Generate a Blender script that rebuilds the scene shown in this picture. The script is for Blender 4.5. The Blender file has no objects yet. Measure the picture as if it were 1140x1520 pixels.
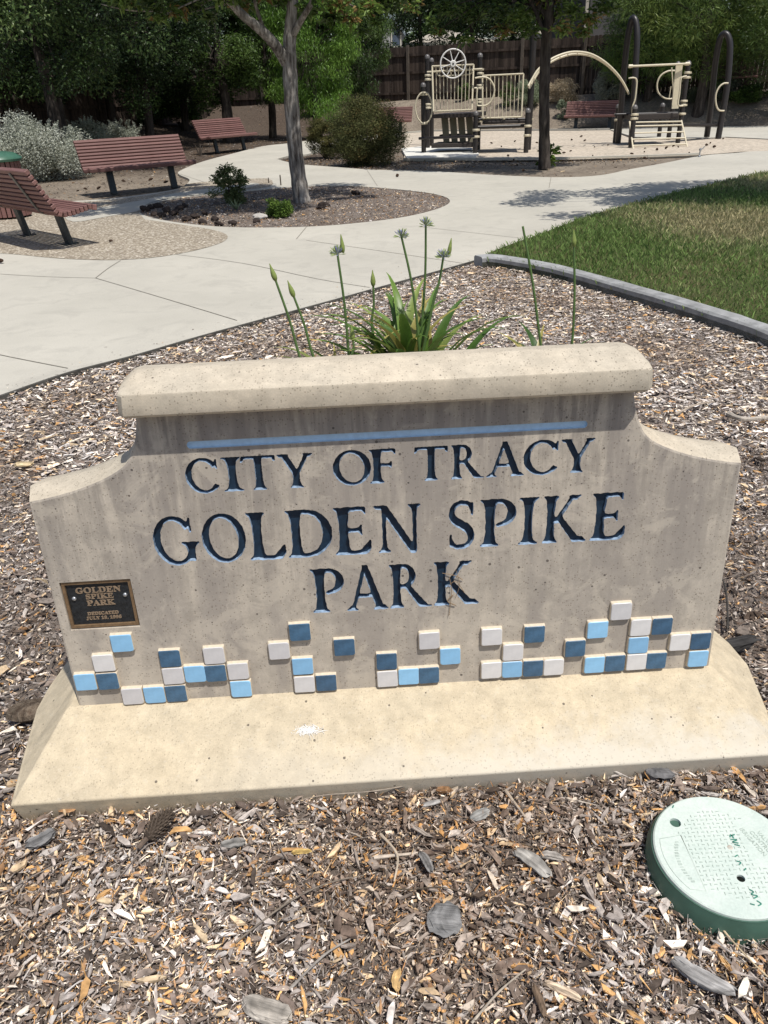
import bpy, math, random
import numpy as np
from mathutils import Vector, Matrix
from mathutils.geometry import tessellate_polygon

rng = np.random.default_rng(7)
random.seed(7)
R = math.radians
scene = bpy.context.scene
C = scene.collection

# ------------------------------------------------------------------ camera, world, sun
CAM_H, PITCH, ROLL, FOC = 1.5, R(28.82), R(2.2), 1142.0
fw = np.array([0, math.cos(PITCH), -math.sin(PITCH)])
up0 = np.array([0, math.sin(PITCH), math.cos(PITCH)])
rt = np.array([1.0, 0, 0]) * math.cos(ROLL) - up0 * math.sin(ROLL)
up = np.array([1.0, 0, 0]) * math.sin(ROLL) + up0 * math.cos(ROLL)
cd = bpy.data.cameras.new('camera')
cam = bpy.data.objects.new('camera', cd)
C.objects.link(cam)
scene.camera = cam
cd.sensor_fit = 'HORIZONTAL'
cd.sensor_width = 36.0
cd.lens = 36.0 * FOC / 1140.0
cd.clip_start = 0.05
cd.clip_end = 2000
cam.matrix_world = Matrix(((rt[0], up[0], -fw[0], 0), (rt[1], up[1], -fw[1], 0), (rt[2], up[2], -fw[2], CAM_H), (0, 0, 0, 1)))

SUN_EL, SUN_AZ = R(66), R(35)      # azimuth measured from -Y towards +X
sdir = Vector((math.sin(SUN_AZ) * math.cos(SUN_EL), -math.cos(SUN_AZ) * math.cos(SUN_EL), math.sin(SUN_EL)))
world = bpy.data.worlds.new('World')
scene.world = world
world.use_nodes = True
wn = world.node_tree
sky = wn.nodes.new('ShaderNodeTexSky')
sky.sky_type = 'NISHITA'
sky.sun_disc = False
sky.sun_elevation = SUN_EL
sky.sun_rotation = math.atan2(sdir.x, sdir.y)
sky.dust_density = 1.5
wn.links.new(sky.outputs[0], wn.nodes['Background'].inputs[0])
wn.nodes['Background'].inputs[1].default_value = 0.10
sl = bpy.data.lights.new('sun', 'SUN')
sl.energy = 4.1
sl.angle = R(0.55)
sl.color = (1.0, 0.965, 0.905)
so = bpy.data.objects.new('sun', sl)
C.objects.link(so)
so.rotation_euler = sdir.to_track_quat('Z', 'Y').to_euler()
vs = scene.view_settings
vs.view_transform = 'Standard'
vs.look = 'None'
vs.gamma = 1
vs.exposure = 0.09
vs.use_curve_mapping = False


# ------------------------------------------------------------------ surveying helpers (photo point -> place on a known plane)
def ray(px, py):
    return fw + rt * (px - 570) / FOC + up * (760 - py) / FOC


def G(px, py, z=0.0):
    d = ray(px, py)
    t = (z - CAM_H) / d[2]
    return np.array([d[0] * t, d[1] * t, z])


def AT(px, py, Y):
    d = ray(px, py)
    t = Y / d[1]
    return np.array([d[0] * t, Y, CAM_H + d[2] * t])


def catmull(pts, n=6, closed=False):
    P = [np.array(p, float) for p in pts]
    out = []
    m = len(P)
    rngi = range(m if closed else m - 1)
    for i in rngi:
        if closed:
            p0, p1, p2, p3 = P[(i - 1) % m], P[i], P[(i + 1) % m], P[(i + 2) % m]
        else:
            p0, p1, p2, p3 = P[max(i - 1, 0)], P[i], P[i + 1], P[min(i + 2, m - 1)]
        for k in range(n):
            t = k / n
            out.append(0.5 * ((2 * p1) + (-p0 + p2) * t + (2 * p0 - 5 * p1 + 4 * p2 - p3) * t * t + (-p0 + 3 * p1 - 3 * p2 + p3) * t ** 3))
    if not closed:
        out.append(P[-1])
    return out


def inside(poly, x, y):
    poly = np.asarray(poly)[:, :2]
    c = np.zeros(x.shape, bool)
    n = len(poly)
    for i in range(n):
        x1, y1 = poly[i]
        x2, y2 = poly[(i + 1) % n]
        if y1 == y2:
            continue
        c ^= ((y1 > y) != (y2 > y)) & (x < (x2 - x1) * (y - y1) / (y2 - y1) + x1)
    return c


# ------------------------------------------------------------------ mesh helpers
def np_mesh(name, V, F, mats, col=None, smooth=False, fmat=None):
    """V (n,3), F (m,k) array of equal-size faces or list of lists"""
    me = bpy.data.meshes.new(name)
    V = np.asarray(V, np.float32)
    me.vertices.add(len(V))
    me.vertices.foreach_set('co', V.ravel())
    if isinstance(F, np.ndarray):
        k = F.shape[1]
        ls = np.arange(0, F.size, k, dtype=np.int32)
        lv = F.ravel().astype(np.int32)
        nf = len(F)
    else:
        ls, lv, s = [], [], 0
        for f in F:
            ls.append(s)
            lv.extend(f)
            s += len(f)
        ls = np.array(ls, np.int32)
        lv = np.array(lv, np.int32)
        nf = len(F)
    me.loops.add(len(lv))
    me.loops.foreach_set('vertex_index', lv)
    me.polygons.add(nf)
    me.polygons.foreach_set('loop_start', ls)
    if fmat is not None:
        me.polygons.foreach_set('material_index', np.asarray(fmat, np.int32))
    sm = np.full(nf, True) if smooth is True else (np.full(nf, False) if smooth is False else np.asarray(smooth, bool))
    me.polygons.foreach_set('use_smooth', sm)
    me.update(calc_edges=True)
    if sm.any(): me.set_sharp_from_angle(angle=R(40))
    if col is not None:
        ca = me.color_attributes.new('tint', 'FLOAT_COLOR', 'POINT')
        c4 = np.ones((len(V), 4), np.float32)
        c4[:, :3] = col
        ca.data.foreach_set('color', c4.ravel())
    for m in (mats if isinstance(mats, (list, tuple)) else [mats]):
        me.materials.append(m)
    me.validate()
    return me


def tag(o, label=None, cat=None, group=None, kind=None):
    if label: o['label'] = label
    if cat: o['category'] = cat
    if group: o['group'] = group
    if kind: o['kind'] = kind
    return o


def link(name, me, parent=None):
    o = bpy.data.objects.new(name, me)
    C.objects.link(o)
    if parent: o.parent = parent
    return o


def empty(name, loc=(0, 0, 0), rz=0):
    o = bpy.data.objects.new(name, None)
    o.empty_display_size = 0.1
    C.objects.link(o)
    o.location = loc
    o.rotation_euler = (0, 0, rz)
    return o


class MB:
    def __init__(s):
        s.v, s.f, s.m, s.s = [], [], [], []

    def add(s, V, F, mi=0, smooth=False):
        b = len(s.v)
        s.v.extend([tuple(map(float, p)) for p in V])
        for f in F:
            s.f.append([b + i for i in f])
            s.m.append(mi)
            s.s.append(smooth)
        return s

    def box(s, c, d, M=None, mi=0, bev=0.0):
        """centre, full dims, optional 3x3 matrix; bev: chamfered vertical+horizontal edges"""
        hx, hy, hz = d[0] / 2, d[1] / 2, d[2] / 2
        if bev <= 0:
            V = [(x, y, z) for z in (-hz, hz) for y in (-hy, hy) for x in (-hx, hx)]
            F = [(0, 2, 3, 1), (4, 5, 7, 6), (0, 1, 5, 4), (2, 6, 7, 3), (0, 4, 6, 2), (1, 3, 7, 5)]
        else:
            b = min(bev, hx * .9, hy * .9, hz * .9)
            V = []
            idx = {}
            for sx in (-1, 1):
                for sy in (-1, 1):
                    for sz in (-1, 1):
                        for ax in range(3):
                            p = [sx * (hx - b), sy * (hy - b), sz * (hz - b)]
                            p[ax] = (sx * hx, sy * hy, sz * hz)[ax]
                            idx[(sx, sy, sz, ax)] = len(V)
                            V.append(tuple(p))
            F = []
            for ax in range(3):
                o = [a for a in range(3) if a != ax]
                for sg in (-1, 1):
                    q = []
                    for a, b2 in ((-1, -1), (1, -1), (1, 1), (-1, 1)):
                        k = [0, 0, 0]
                        k[ax] = sg; k[o[0]] = a; k[o[1]] = b2
                        q.append(idx[(k[0], k[1], k[2], ax)])
                    if (sg > 0) == (ax == 1): q = q[::-1]
                    F.append(q)
            for ax in range(3):          # edge along ax
                o = [a for a in range(3) if a != ax]
                for a in (-1, 1):
                    for b2 in (-1, 1):
                        q = []
                        for (sg, which) in ((-1, o[0]), (1, o[0]), (1, o[1]), (-1, o[1])):
                            k = [0, 0, 0]
                            k[ax] = sg; k[o[0]] = a; k[o[1]] = b2
                            q.append(idx[(k[0], k[1], k[2], which)])
                        F.append(q)
            for sx in (-1, 1):
                for sy in (-1, 1):
                    for sz in (-1, 1):
                        F.append([idx[(sx, sy, sz, a)] for a in range(3)])
        V = np.array(V)
        if M is not None: V = V @ np.asarray(M).T
        return s.add(V + np.array(c), F, mi)

    def beam(s, a, b, w, h, mi=0, upv=(0, 0, 1), bev=0.0):
        a, b = np.array(a, float), np.array(b, float)
        d = b - a
        L = np.linalg.norm(d)
        x = d / L
        y = np.cross(upv, x)
        y /= np.linalg.norm(y)
        z = np.cross(x, y)
        return s.box((a + b) / 2, (L, w, h), np.stack([x, y, z], 1), mi, bev)

    def tube(s, pts, rad, n=10, mi=0, caps=True, closed=False):
        P = [np.array(p, float) for p in pts]
        m = len(P)
        rr = rad if hasattr(rad, '__len__') else [rad] * m
        V, F = [], []
        prev = None
        for i in range(m):
            if closed: t = P[(i + 1) % m] - P[(i - 1) % m]
            else: t = P[min(i + 1, m - 1)] - P[max(i - 1, 0)]
            t = t / (np.linalg.norm(t) + 1e-12)
            if prev is None:
                ref = np.array([0, 0, 1.0]) if abs(t[2]) < .9 else np.array([1.0, 0, 0])
                x = np.cross(ref, t)
            else:
                x = prev - t * (prev @ t)
            x /= np.linalg.norm(x) + 1e-12
            prev = x
            y = np.cross(t, x)
            for k in range(n):
                a = 2 * math.pi * k / n
                V.append(P[i] + (x * math.cos(a) + y * math.sin(a)) * rr[i])
        for i in range(m if closed else m - 1):
            j = (i + 1) % m
            for k in range(n):
                k2 = (k + 1) % n
                F.append((i * n + k, i * n + k2, j * n + k2, j * n + k))
        s.add(V, F, mi, True)
        if caps and not closed:
            b = len(s.v) - len(V)
            s.f.append([b + k for k in range(n)][::-1]); s.m.append(mi); s.s.append(False)
            s.f.append([b + (m - 1) * n + k for k in range(n)]); s.m.append(mi); s.s.append(False)
        return s

    def lathe(s, prof, c=(0, 0, 0), n=24, mi=0, M=None, smooth=True):
        V, F = [], []
        for r_, z in prof:
            for k in range(n):
                a = 2 * math.pi * k / n
                V.append((r_ * math.cos(a), r_ * math.sin(a), z))
        for i in range(len(prof) - 1):
            for k in range(n):
                k2 = (k + 1) % n
                F.append((i * n + k, i * n + k2, (i + 1) * n + k2, (i + 1) * n + k))
        F.append([k for k in range(n)][::-1])
        F.append([(len(prof) - 1) * n + k for k in range(n)])
        V = np.array(V)
        if M is not None: V = V @ np.asarray(M).T
        return s.add(V + np.array(c), F, mi, smooth)

    def mesh(s, name, mats):
        return np_mesh(name, s.v, s.f, mats, smooth=s.s, fmat=s.m)

    def build(s, name, mats, parent=None):
        return link(name, s.mesh(name, mats), parent)


def poly_fill(loops3):
    """tessellate outer + holes, returns verts, tris"""
    flat = [p for lp in loops3 for p in lp]
    tris = tessellate_polygon([[Vector((p[0], p[1], 0)) for p in lp] for lp in loops3])
    F = []
    for t in tris:
        a, b, c = (flat[i] for i in t)
        ar = (b[0] - a[0]) * (c[1] - a[1]) - (b[1] - a[1]) * (c[0] - a[0])
        if abs(ar) < 1e-12: continue
        F.append(tuple(t) if ar > 0 else tuple(reversed(t)))
    return flat, F


def sheet(name, loops, z, mat, skirt=0.0, zf=None):
    loops = [[(p[0], p[1]) for p in lp] for lp in loops]
    flat, F = poly_fill(loops)
    V = [(p[0], p[1], zf(p[0], p[1]) if zf else z) for p in flat]
    if skirt:
        b = 0
        for lp in loops:
            n = len(lp)
            base = len(V)
            V += [(p[0], p[1], (zf(p[0], p[1]) if zf else z) - skirt) for p in lp]
            for i in range(n):
                j = (i + 1) % n
                F.append((b + i, b + j, base + j, base + i))
            b += n
    return link(name, np_mesh(name, V, [list(f) for f in F], mat))


# ------------------------------------------------------------------ materials
class NT:
    def __init__(s, name):
        s.m = bpy.data.materials.new(name)
        s.m.use_nodes = True
        s.t = s.m.node_tree
        s.b = s.t.nodes['Principled BSDF']

    def n(s, typ, **kw):
        nd = s.t.nodes.new(typ)
        for k, v in kw.items():
            if k.startswith('i_'):
                nd.inputs[k[2:].replace('_', ' ')].default_value = v
            else:
                setattr(nd, k, v)
        return nd

    def l(s, a, b): s.t.links.new(a, b)

    def coords(s, scale=(1, 1, 1), kind='Object'):
        tc = s.n('ShaderNodeTexCoord')
        mp = s.n('ShaderNodeMapping')
        mp.inputs['Scale'].default_value = scale
        s.l(tc.outputs[kind], mp.inputs[0])
        return mp.outputs[0]

    def noise(s, co, scale, detail=6, rough=.6, dist=0):
        nd = s.n('ShaderNodeTexNoise')
        nd.inputs['Scale'].default_value = scale
        nd.inputs['Detail'].default_value = detail
        nd.inputs['Roughness'].default_value = rough
        nd.inputs['Distortion'].default_value = dist
        s.l(co, nd.inputs['Vector'])
        return nd.outputs['Fac']

    def ramp(s, fac, stops):
        r = s.n('ShaderNodeValToRGB')
        e = r.color_ramp.elements
        while len(e) < len(stops): e.new(0.5)
        for i, (p, c) in enumerate(stops):
            e[i].position = p
            e[i].color = (c, c, c, 1) if not hasattr(c, '__len__') else (*c[:3], 1)
        s.l(fac, r.inputs[0])
        return r.outputs[0]

    def mix(s, fac, a, b, mode='MIX'):
        m = s.n('ShaderNodeMix', data_type='RGBA', blend_type=mode)
        for sock, v in ((m.inputs[0], fac), (m.inputs[6], a), (m.inputs[7], b)):
            if hasattr(v, 'is_linked'): s.l(v, sock)
            elif hasattr(v, '__len__'): sock.default_value = (*v[:3], 1)
            else:
                sock.default_value = v if sock == m.inputs[0] else (v, v, v, 1)
        return m.outputs[2]

    def math(s, op, a, b=0.0):
        m = s.n('ShaderNodeMath', operation=op)
        for sock, v in ((m.inputs[0], a), (m.inputs[1], b)):
            if hasattr(v, 'is_linked'): s.l(v, sock)
            else: sock.default_value = v
        return m.outputs[0]

    def bump(s, h, strength=.3, dist=.01, prev=None):
        b = s.n('ShaderNodeBump')
        b.inputs['Strength'].default_value = strength
        b.inputs['Distance'].default_value = dist
        s.l(h, b.inputs['Height'])
        if prev is not None: s.l(prev, b.inputs['Normal'])
        return b.outputs[0]

    def done(s, col=None, rough=.8, normal=None, spec=.3, metal=0):
        if col is not None:
            if hasattr(col, 'is_linked'): s.l(col, s.b.inputs['Base Color'])
            else: s.b.inputs['Base Color'].default_value = (*col[:3], 1)
        if hasattr(rough, 'is_linked'): s.l(rough, s.b.inputs['Roughness'])
        else: s.b.inputs['Roughness'].default_value = rough
        s.b.inputs['Specular IOR Level'].default_value = spec
        s.b.inputs['Metallic'].default_value = metal
        if normal is not None: s.l(normal, s.b.inputs['Normal'])
        return s.m


def simple(name, col, rough=.6, var=.15, scale=12, spec=.4, bump=.1, metal=0, detail=5):
    t = NT(name)
    co = t.coords()
    f = t.noise(co, scale, detail)
    a = tuple(c * (1 - var) for c in col)
    b = tuple(min(1, c * (1 + var)) for c in col)
    return t.done(t.ramp(f, [(.3, a), (.7, b)]), rough, t.bump(f, bump, .005) if bump else None, spec, metal)


def tint_mat(name, rough=.8, spec=.2, noise_amt=.25, scale=60, stretch=(1, 1, 1), transl=0.0, bump=.0):
    """colour comes from each piece's own tint"""
    t = NT(name)
    at = t.n('ShaderNodeAttribute', attribute_name='tint')
    co = t.coords(stretch)
    f = t.noise(co, scale, 3)
    c = t.mix(1.0, at.outputs['Color'], t.ramp(f, [(.25, 1 - noise_amt), (.75, 1 + noise_amt * .6)]), 'MULTIPLY')
    t.done(c, rough, t.bump(f, bump, .003) if bump else None, spec)
    if transl > 0:
        tr = t.n('ShaderNodeBsdfTranslucent')
        t.l(c, tr.inputs[0])
        mx = t.n('ShaderNodeMixShader')
        mx.inputs[0].default_value = transl
        t.l(t.b.outputs[0], mx.inputs[1])
        t.l(tr.outputs[0], mx.inputs[2])
        t.l(mx.outputs[0], t.t.nodes['Material Output'].inputs[0])
    return t.m


def sign_concrete(name, base, yellow, streaks=True, pale=None):
    t = NT(name)
    co = t.coords()
    big = t.noise(co, 3.5, 5, .6)
    mid = t.noise(co, 22, 6, .65)
    fine = t.noise(co, 260, 4, .7)
    c = t.mix(t.ramp(big, [(.35, 0), (.65, 1)]), base, yellow)
    c = t.mix(1.0, c, t.ramp(mid, [(.3, .80), (.7, 1.12)]), 'MULTIPLY')
    c = t.mix(1.0, c, t.ramp(fine, [(.25, .86), (.75, 1.12)]), 'MULTIPLY')
    if streaks:
        # run-off stains under the cap: vertical, broken, strongest near the top
        cs = t.coords((1, 1, .06))
        st = t.noise(cs, 38, 5, .65)
        cs2 = t.coords((1, 1, .16))
        st2 = t.noise(cs2, 11, 4, .6)
        sep = t.n('ShaderNodeSeparateXYZ')
        tc = t.n('ShaderNodeTexCoord')
        t.l(tc.outputs['Object'], sep.inputs[0])
        hz = t.n('ShaderNodeMapRange')
        hz.inputs['From Min'].default_value = .30
        hz.inputs['From Max'].default_value = .90
        t.l(sep.outputs['Z'], hz.inputs['Value'])
        amt = t.math('MULTIPLY', t.ramp(st, [(.42, 1), (.58, 0)]), hz.outputs[0])
        c = t.mix(t.math('MULTIPLY', amt, .8), c, (base[0] * .48, base[1] * .48, base[2] * .51))
        amt2 = t.math('MULTIPLY', t.ramp(st2, [(.42, 1), (.58, 0)]), .6)
        c = t.mix(amt2, c, (base[0] * .62, base[1] * .62, base[2] * .66))
        # pale lime blooms
        pb = t.noise(co, 9, 7, .7, .6)
        c = t.mix(t.math('MULTIPLY', t.ramp(pb, [(.52, 0), (.60, 1)]), .42), c, (.60, .53, .43))
    if pale is not None:
        # worn pale band along the outer edge of the footing
        sep = t.n('ShaderNodeSeparateXYZ')
        tc = t.n('ShaderNodeTexCoord')
        t.l(tc.outputs['Object'], sep.inputs[0])
        mr = t.n('ShaderNodeMapRange')
        mr.inputs['From Min'].default_value = -.10
        mr.inputs['From Max'].default_value = -.20
        nz = t.math('MULTIPLY', t.math('SUBTRACT', t.noise(co, 9, 7, .72), .5), .35)
        t.l(t.math('ADD', sep.outputs['Y'], nz), mr.inputs['Value'])
        side = t.n('ShaderNodeMapRange')
        side.inputs['From Min'].default_value = -.6
        side.inputs['From Max'].default_value = .3
        t.l(sep.outputs['X'], side.inputs['Value'])
        c = t.mix(t.math('MULTIPLY', t.math('MULTIPLY', mr.outputs[0], side.outputs[0]), .8), c, pale)
        sp = t.noise(co, 70, 6, .7)
        c = t.mix(t.math('MULTIPLY', t.ramp(sp, [(.58, 0), (.66, 1)]), .3), c, pale)
    # pin holes
    vo = t.n('ShaderNodeTexVoronoi', feature='F1')
    vo.inputs['Scale'].default_value = 42
    t.l(co, vo.inputs['Vector'])
    vr = t.n('ShaderNodeSeparateColor')
    t.l(vo.outputs['Color'], vr.inputs[0])
    thr = t.math('MULTIPLY', t.math('GREATER_THAN', vr.outputs[0], .62), t.math('MULTIPLY', vr.outputs[1], .15))
    hole = t.math('LESS_THAN', vo.outputs['Distance'], thr)
    c = t.mix(t.math('MULTIPLY', hole, .75), c, (.06, .05, .045))
    vo2 = t.n('ShaderNodeTexVoronoi', feature='F1')
    vo2.inputs['Scale'].default_value = 190
    t.l(co, vo2.inputs['Vector'])
    vr2 = t.n('ShaderNodeSeparateColor')
    t.l(vo2.outputs['Color'], vr2.inputs[0])
    hole2 = t.math('LESS_THAN', vo2.outputs['Distance'], t.math('MULTIPLY', t.math('GREATER_THAN', vr2.outputs[0], .75), .3))
    c = t.mix(t.math('MULTIPLY', hole2, .18 if pale is not None else .45), c, (.12, .09, .06))
    b1 = t.bump(mid, .12, .004)
    b2 = t.bump(fine, .22, .0012, b1)
    b3 = t.bump(t.math('SUBTRACT', 1.0, t.math('MAXIMUM', hole, t.math('MULTIPLY', hole2, .4))), .8, .003, b2)
    return t.done(c, .9, b3, .2)


M = {}
M['face'] = sign_concrete('sign_face_concrete', (.47, .415, .345), (.53, .465, .38))
M['cap'] = sign_concrete('cap_concrete', (.52, .46, .365), (.58, .50, .385), streaks=False)
M['footing'] = sign_concrete('footing_concrete', (.53, .45, .325), (.58, .485, .34), streaks=False, pale=(.60, .55, .46))
M['navy'] = simple('navy_paint', (.011, .028, .052), .45, .3, 60, .4, .15)
M['letter_edge'] = simple('sunlit_blue_paint', (.25, .34, .46), .6, .4, 90, .3, .15)  # blue letter walls, coloured paler to hold the sunlight their edges catch
M['bar_blue'] = simple('bar_light_blue_paint', (.50, .66, .80), .6, .10, 70, .3, .1)
M['tile_navy'] = simple('navy_glaze', (.060, .130, .215), .35, .28, 45, .4, .03)
M['tile_blue'] = simple('sky_blue_glaze', (.27, .52, .76), .3, .08, 45, .45, .03)
M['tile_white'] = simple('white_glaze', (.66, .64, .63), .35, .07, 45, .4, .03)
for _k, _b in (('tile_navy', .45), ('tile_blue', .18), ('tile_white', .16)):
    _m = M[_k]; _t = _m.node_tree; _p = _t.nodes['Principled BSDF']
    _src = _p.inputs['Base Color'].links[0].from_socket
    _oi = _t.nodes.new('ShaderNodeObjectInfo')
    _tc = _t.nodes.new('ShaderNodeTexCoord'); _n = _t.nodes.new('ShaderNodeTexNoise'); _mp = _t.nodes.new('ShaderNodeMapping')
    _mp.inputs['Scale'].default_value = (1, 1, 5)
    _t.links.new(_tc.outputs['Object'], _mp.inputs[0]); _t.links.new(_mp.outputs[0], _n.inputs['Vector'])
    _mp.inputs['Rotation'].default_value = (.3, .8, .4)
    _n.inputs['Scale'].default_value = 130; _n.inputs['Detail'].default_value = 6; _n.inputs['Roughness'].default_value = .75
    _r = _t.nodes.new('ShaderNodeValToRGB'); _r.color_ramp.elements[0].position = .60; _r.color_ramp.elements[1].position = .72
    _r.color_ramp.elements[0].color = (0, 0, 0, 1); _r.color_ramp.elements[1].color = (_b, _b, _b, 1)
    _t.links.new(_n.outputs['Fac'], _r.inputs[0])
    _mx = _t.nodes.new('ShaderNodeMix'); _mx.data_type = 'RGBA'
    _t.links.new(_r.outputs[0], _mx.inputs[0]); _t.links.new(_src, _mx.inputs[6]); _mx.inputs[7].default_value = (.36, .40, .44, 1)
    _m2 = _t.nodes.new('ShaderNodeMix'); _m2.data_type = 'RGBA'; _m2.blend_type = 'MULTIPLY'; _m2.inputs[0].default_value = 1
    _r2 = _t.nodes.new('ShaderNodeValToRGB'); _r2.color_ramp.elements[0].color = (.84, .84, .86, 1); _r2.color_ramp.elements[1].color = (1.12, 1.12, 1.1, 1)
    _t.links.new(_oi.outputs['Random'], _r2.inputs[0])
    _t.links.new(_mx.outputs[2], _m2.inputs[6]); _t.links.new(_r2.outputs[0], _m2.inputs[7]); _t.links.new(_m2.outputs[2], _p.inputs['Base Color'])
M['grout'] = simple('cream_grout', (.62, .54, .42), .9, .12, 80, .2, .2)
M['bronze'] = simple('bronze', (.24, .155, .085), .5, .25, 90, .5, .15, .35)
M['plaque_black'] = simple('plaque_black', (.018, .02, .022), .45, .5, 130, .45, .3)
M['plaque_letter'] = simple('plaque_letter_bronze', (.29, .21, .14), .5, .2, 120, .4, .1, .2)
M['bolt'] = simple('bolt_steel', (.42, .43, .45), .35, .1, 80, .5, .05, .7)


def mulch_ground(name, a, b, sc=30):
    t = NT(name)
    co = t.coords()
    f = t.noise(co, sc, 8, .75)
    g = t.noise(co, 1.1, 4, .6)
    c = t.mix(t.ramp(g, [(.35, 0), (.65, 1)]), a, b)
    c = t.mix(1.0, c, t.ramp(f, [(.3, .5), (.72, 1.4)]), 'MULTIPLY')
    return t.done(c, .95, t.bump(f, .8, .02), .15)


M['mulch'] = mulch_ground('mulch_soil', (.17, .135, .11), (.22, .185, .16))
def dirt_mat():
    t = NT('grey_dirt')
    co = t.coords()
    f = t.noise(co, 14, 8, .75)
    g = t.noise(co, 1.1, 4, .6)
    c = t.mix(t.ramp(g, [(.35, 0), (.65, 1)]), (.27, .225, .175), (.19, .155, .12))
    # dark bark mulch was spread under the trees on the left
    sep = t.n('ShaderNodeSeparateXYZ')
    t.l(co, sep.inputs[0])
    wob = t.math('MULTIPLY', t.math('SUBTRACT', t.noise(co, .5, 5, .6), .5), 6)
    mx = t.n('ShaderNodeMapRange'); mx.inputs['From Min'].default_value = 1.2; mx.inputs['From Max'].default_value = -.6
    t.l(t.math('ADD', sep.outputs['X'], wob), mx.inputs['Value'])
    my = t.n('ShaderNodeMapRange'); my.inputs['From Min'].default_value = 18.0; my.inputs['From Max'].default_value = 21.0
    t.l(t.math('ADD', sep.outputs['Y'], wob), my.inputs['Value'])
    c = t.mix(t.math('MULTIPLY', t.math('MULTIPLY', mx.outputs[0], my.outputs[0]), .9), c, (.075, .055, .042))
    c = t.mix(1.0, c, t.ramp(f, [(.3, .5), (.72, 1.4)]), 'MULTIPLY')
    return t.done(c, .95, t.bump(f, .8, .02), .15)


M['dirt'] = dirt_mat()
M['sand'] = mulch_ground('play_sand', (.56, .485, .39), (.49, .42, .335), 9)
M['lawn_soil'] = mulch_ground('lawn_soil', (.055, .075, .025), (.10, .09, .04), 30)


def path_concrete():
    t = NT('path_concrete')
    co = t.coords()
    g = t.noise(co, .7, 6, .62)
    f = t.noise(co, 90, 4, .7)
    st = t.noise(co, 2.8, 7, .7, .8)
    c = t.mix(t.ramp(g, [(.35, 0), (.65, 1)]), (.44, .415, .355), (.515, .485, .415))
    c = t.mix(t.math('MULTIPLY', t.ramp(st, [(.50, 0), (.66, 1)]), .45), c, (.355, .335, .29))
    c = t.mix(1.0, c, t.ramp(f, [(.3, .93), (.7, 1.06)]), 'MULTIPLY')
    return t.done(c, .9, t.bump(f, .12, .002), .2)


M['path'] = path_concrete()


def aggregate():
    t = NT('exposed_aggregate')
    co = t.coords()
    vo = t.n('ShaderNodeTexVoronoi', feature='F1')
    vo.inputs['Scale'].default_value = 42
    t.l(co, vo.inputs['Vector'])
    sc = t.n('ShaderNodeSeparateColor')
    t.l(vo.outputs['Color'], sc.inputs[0])
    c = t.ramp(sc.outputs[0], [(0, (.20, .165, .125)), (.35, (.34, .29, .22)), (.7, (.45, .39, .30)), (1, (.66, .60, .50))])
    c = t.mix(t.ramp(vo.outputs['Distance'], [(.42, 0), (.7, .8)]), c, (.22, .18, .135))
    return t.done(c, .85, t.bump(t.math('SUBTRACT', 1.0, vo.outputs['Distance']), .7, .006), .3)


M['aggregate'] = aggregate()
M['joint'] = simple('joint_dirt', (.23, .21, .175), .95, .3, 30, .1, .2)
M['kerb'] = simple('grey_kerb_concrete', (.30, .30, .295), .9, .3, 9, .2, .3, detail=9)
M['white_slab'] = simple('white_slab_concrete', (.68, .66, .60), .9, .06, 6, .2, .1)


def slat_mat():
    t = NT('redwood_recycled_slat')
    co = t.coords((.6, 8, 8))
    f = t.noise(co, 9, 5, .65)
    oi = t.n('ShaderNodeObjectInfo')
    c = t.mix(t.ramp(f, [(.3, 0), (.7, 1)]), (.145, .070, .061), (.22, .118, .104))
    c = t.mix(1.0, c, t.ramp(oi.outputs['Random'], [(0, .85), (1, 1.18)]), 'MULTIPLY')
    return t.done(c, .6, t.bump(f, .15, .002), .3)


M['slat'] = slat_mat()
M['bench_metal'] = simple('dark_green_black_metal', (.018, .024, .028), .45, .3, 20, .5, .05)
M['strap'] = simple('bench_strap_metal', (.10, .09, .08), .5, .3, 20, .5, .05)
M['can_green'] = simple('can_lid_green', (.05, .13, .085), .4, .15, 8, .5, .03)
M['play_brown'] = simple('play_brown_metal', (.022, .018, .017), .4, .15, 12, .5, .02)
M['play_cream'] = simple('play_cream_metal', (.62, .55, .40), .4, .08, 12, .5, .02)
M['play_white'] = simple('play_white_plastic', (.78, .76, .72), .4, .05, 12, .5, .02)
M['play_deck'] = simple('play_deck_vinyl', (.045, .036, .032), .6, .2, 30, .4, .1)
M['play_tan'] = simple('play_tan_plastic', (.15, .135, .09), .6, .1, 12, .4, .03)


def fence_mat():
    t = NT('weathered_fence_board')
    co = t.coords((9, 9, .5))
    f = t.noise(co, 2.4, 6, .7)
    g = t.noise(t.coords((7.0, 7.0, .02)), 1.0, 1, .4)
    c = t.mix(t.ramp(f, [(.3, 0), (.7, 1)]), (.030, .022, .018), (.080, .060, .048))
    c = t.mix(1.0, c, t.ramp(g, [(.35, .6), (.65, 1.5)]), 'MULTIPLY')
    return t.done(c, .9, t.bump(f, .3, .01), .15)


M['fence'] = fence_mat()
M['fence_post'] = simple('fence_post_wood', (.10, .082, .066), .9, .25, 6, .2, .2)


def bark_mat(name, a, b, sc=8):
    t = NT(name)
    co = t.coords((1, 1, .16))
    f = t.noise(co, sc * 2.2, 8, .7, .5)
    g = t.noise(t.coords((1, 1, .35)), sc * .7, 5, .6)
    c = t.mix(t.ramp(f, [(.38, 0), (.62, 1)]), a, b)
    c = t.mix(1.0, c, t.ramp(g, [(.35, .6), (.65, 1.25)]), 'MULTIPLY')
    return t.done(c, .9, t.bump(f, .9, .02, t.bump(g, .5, .03)), .15)


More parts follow.
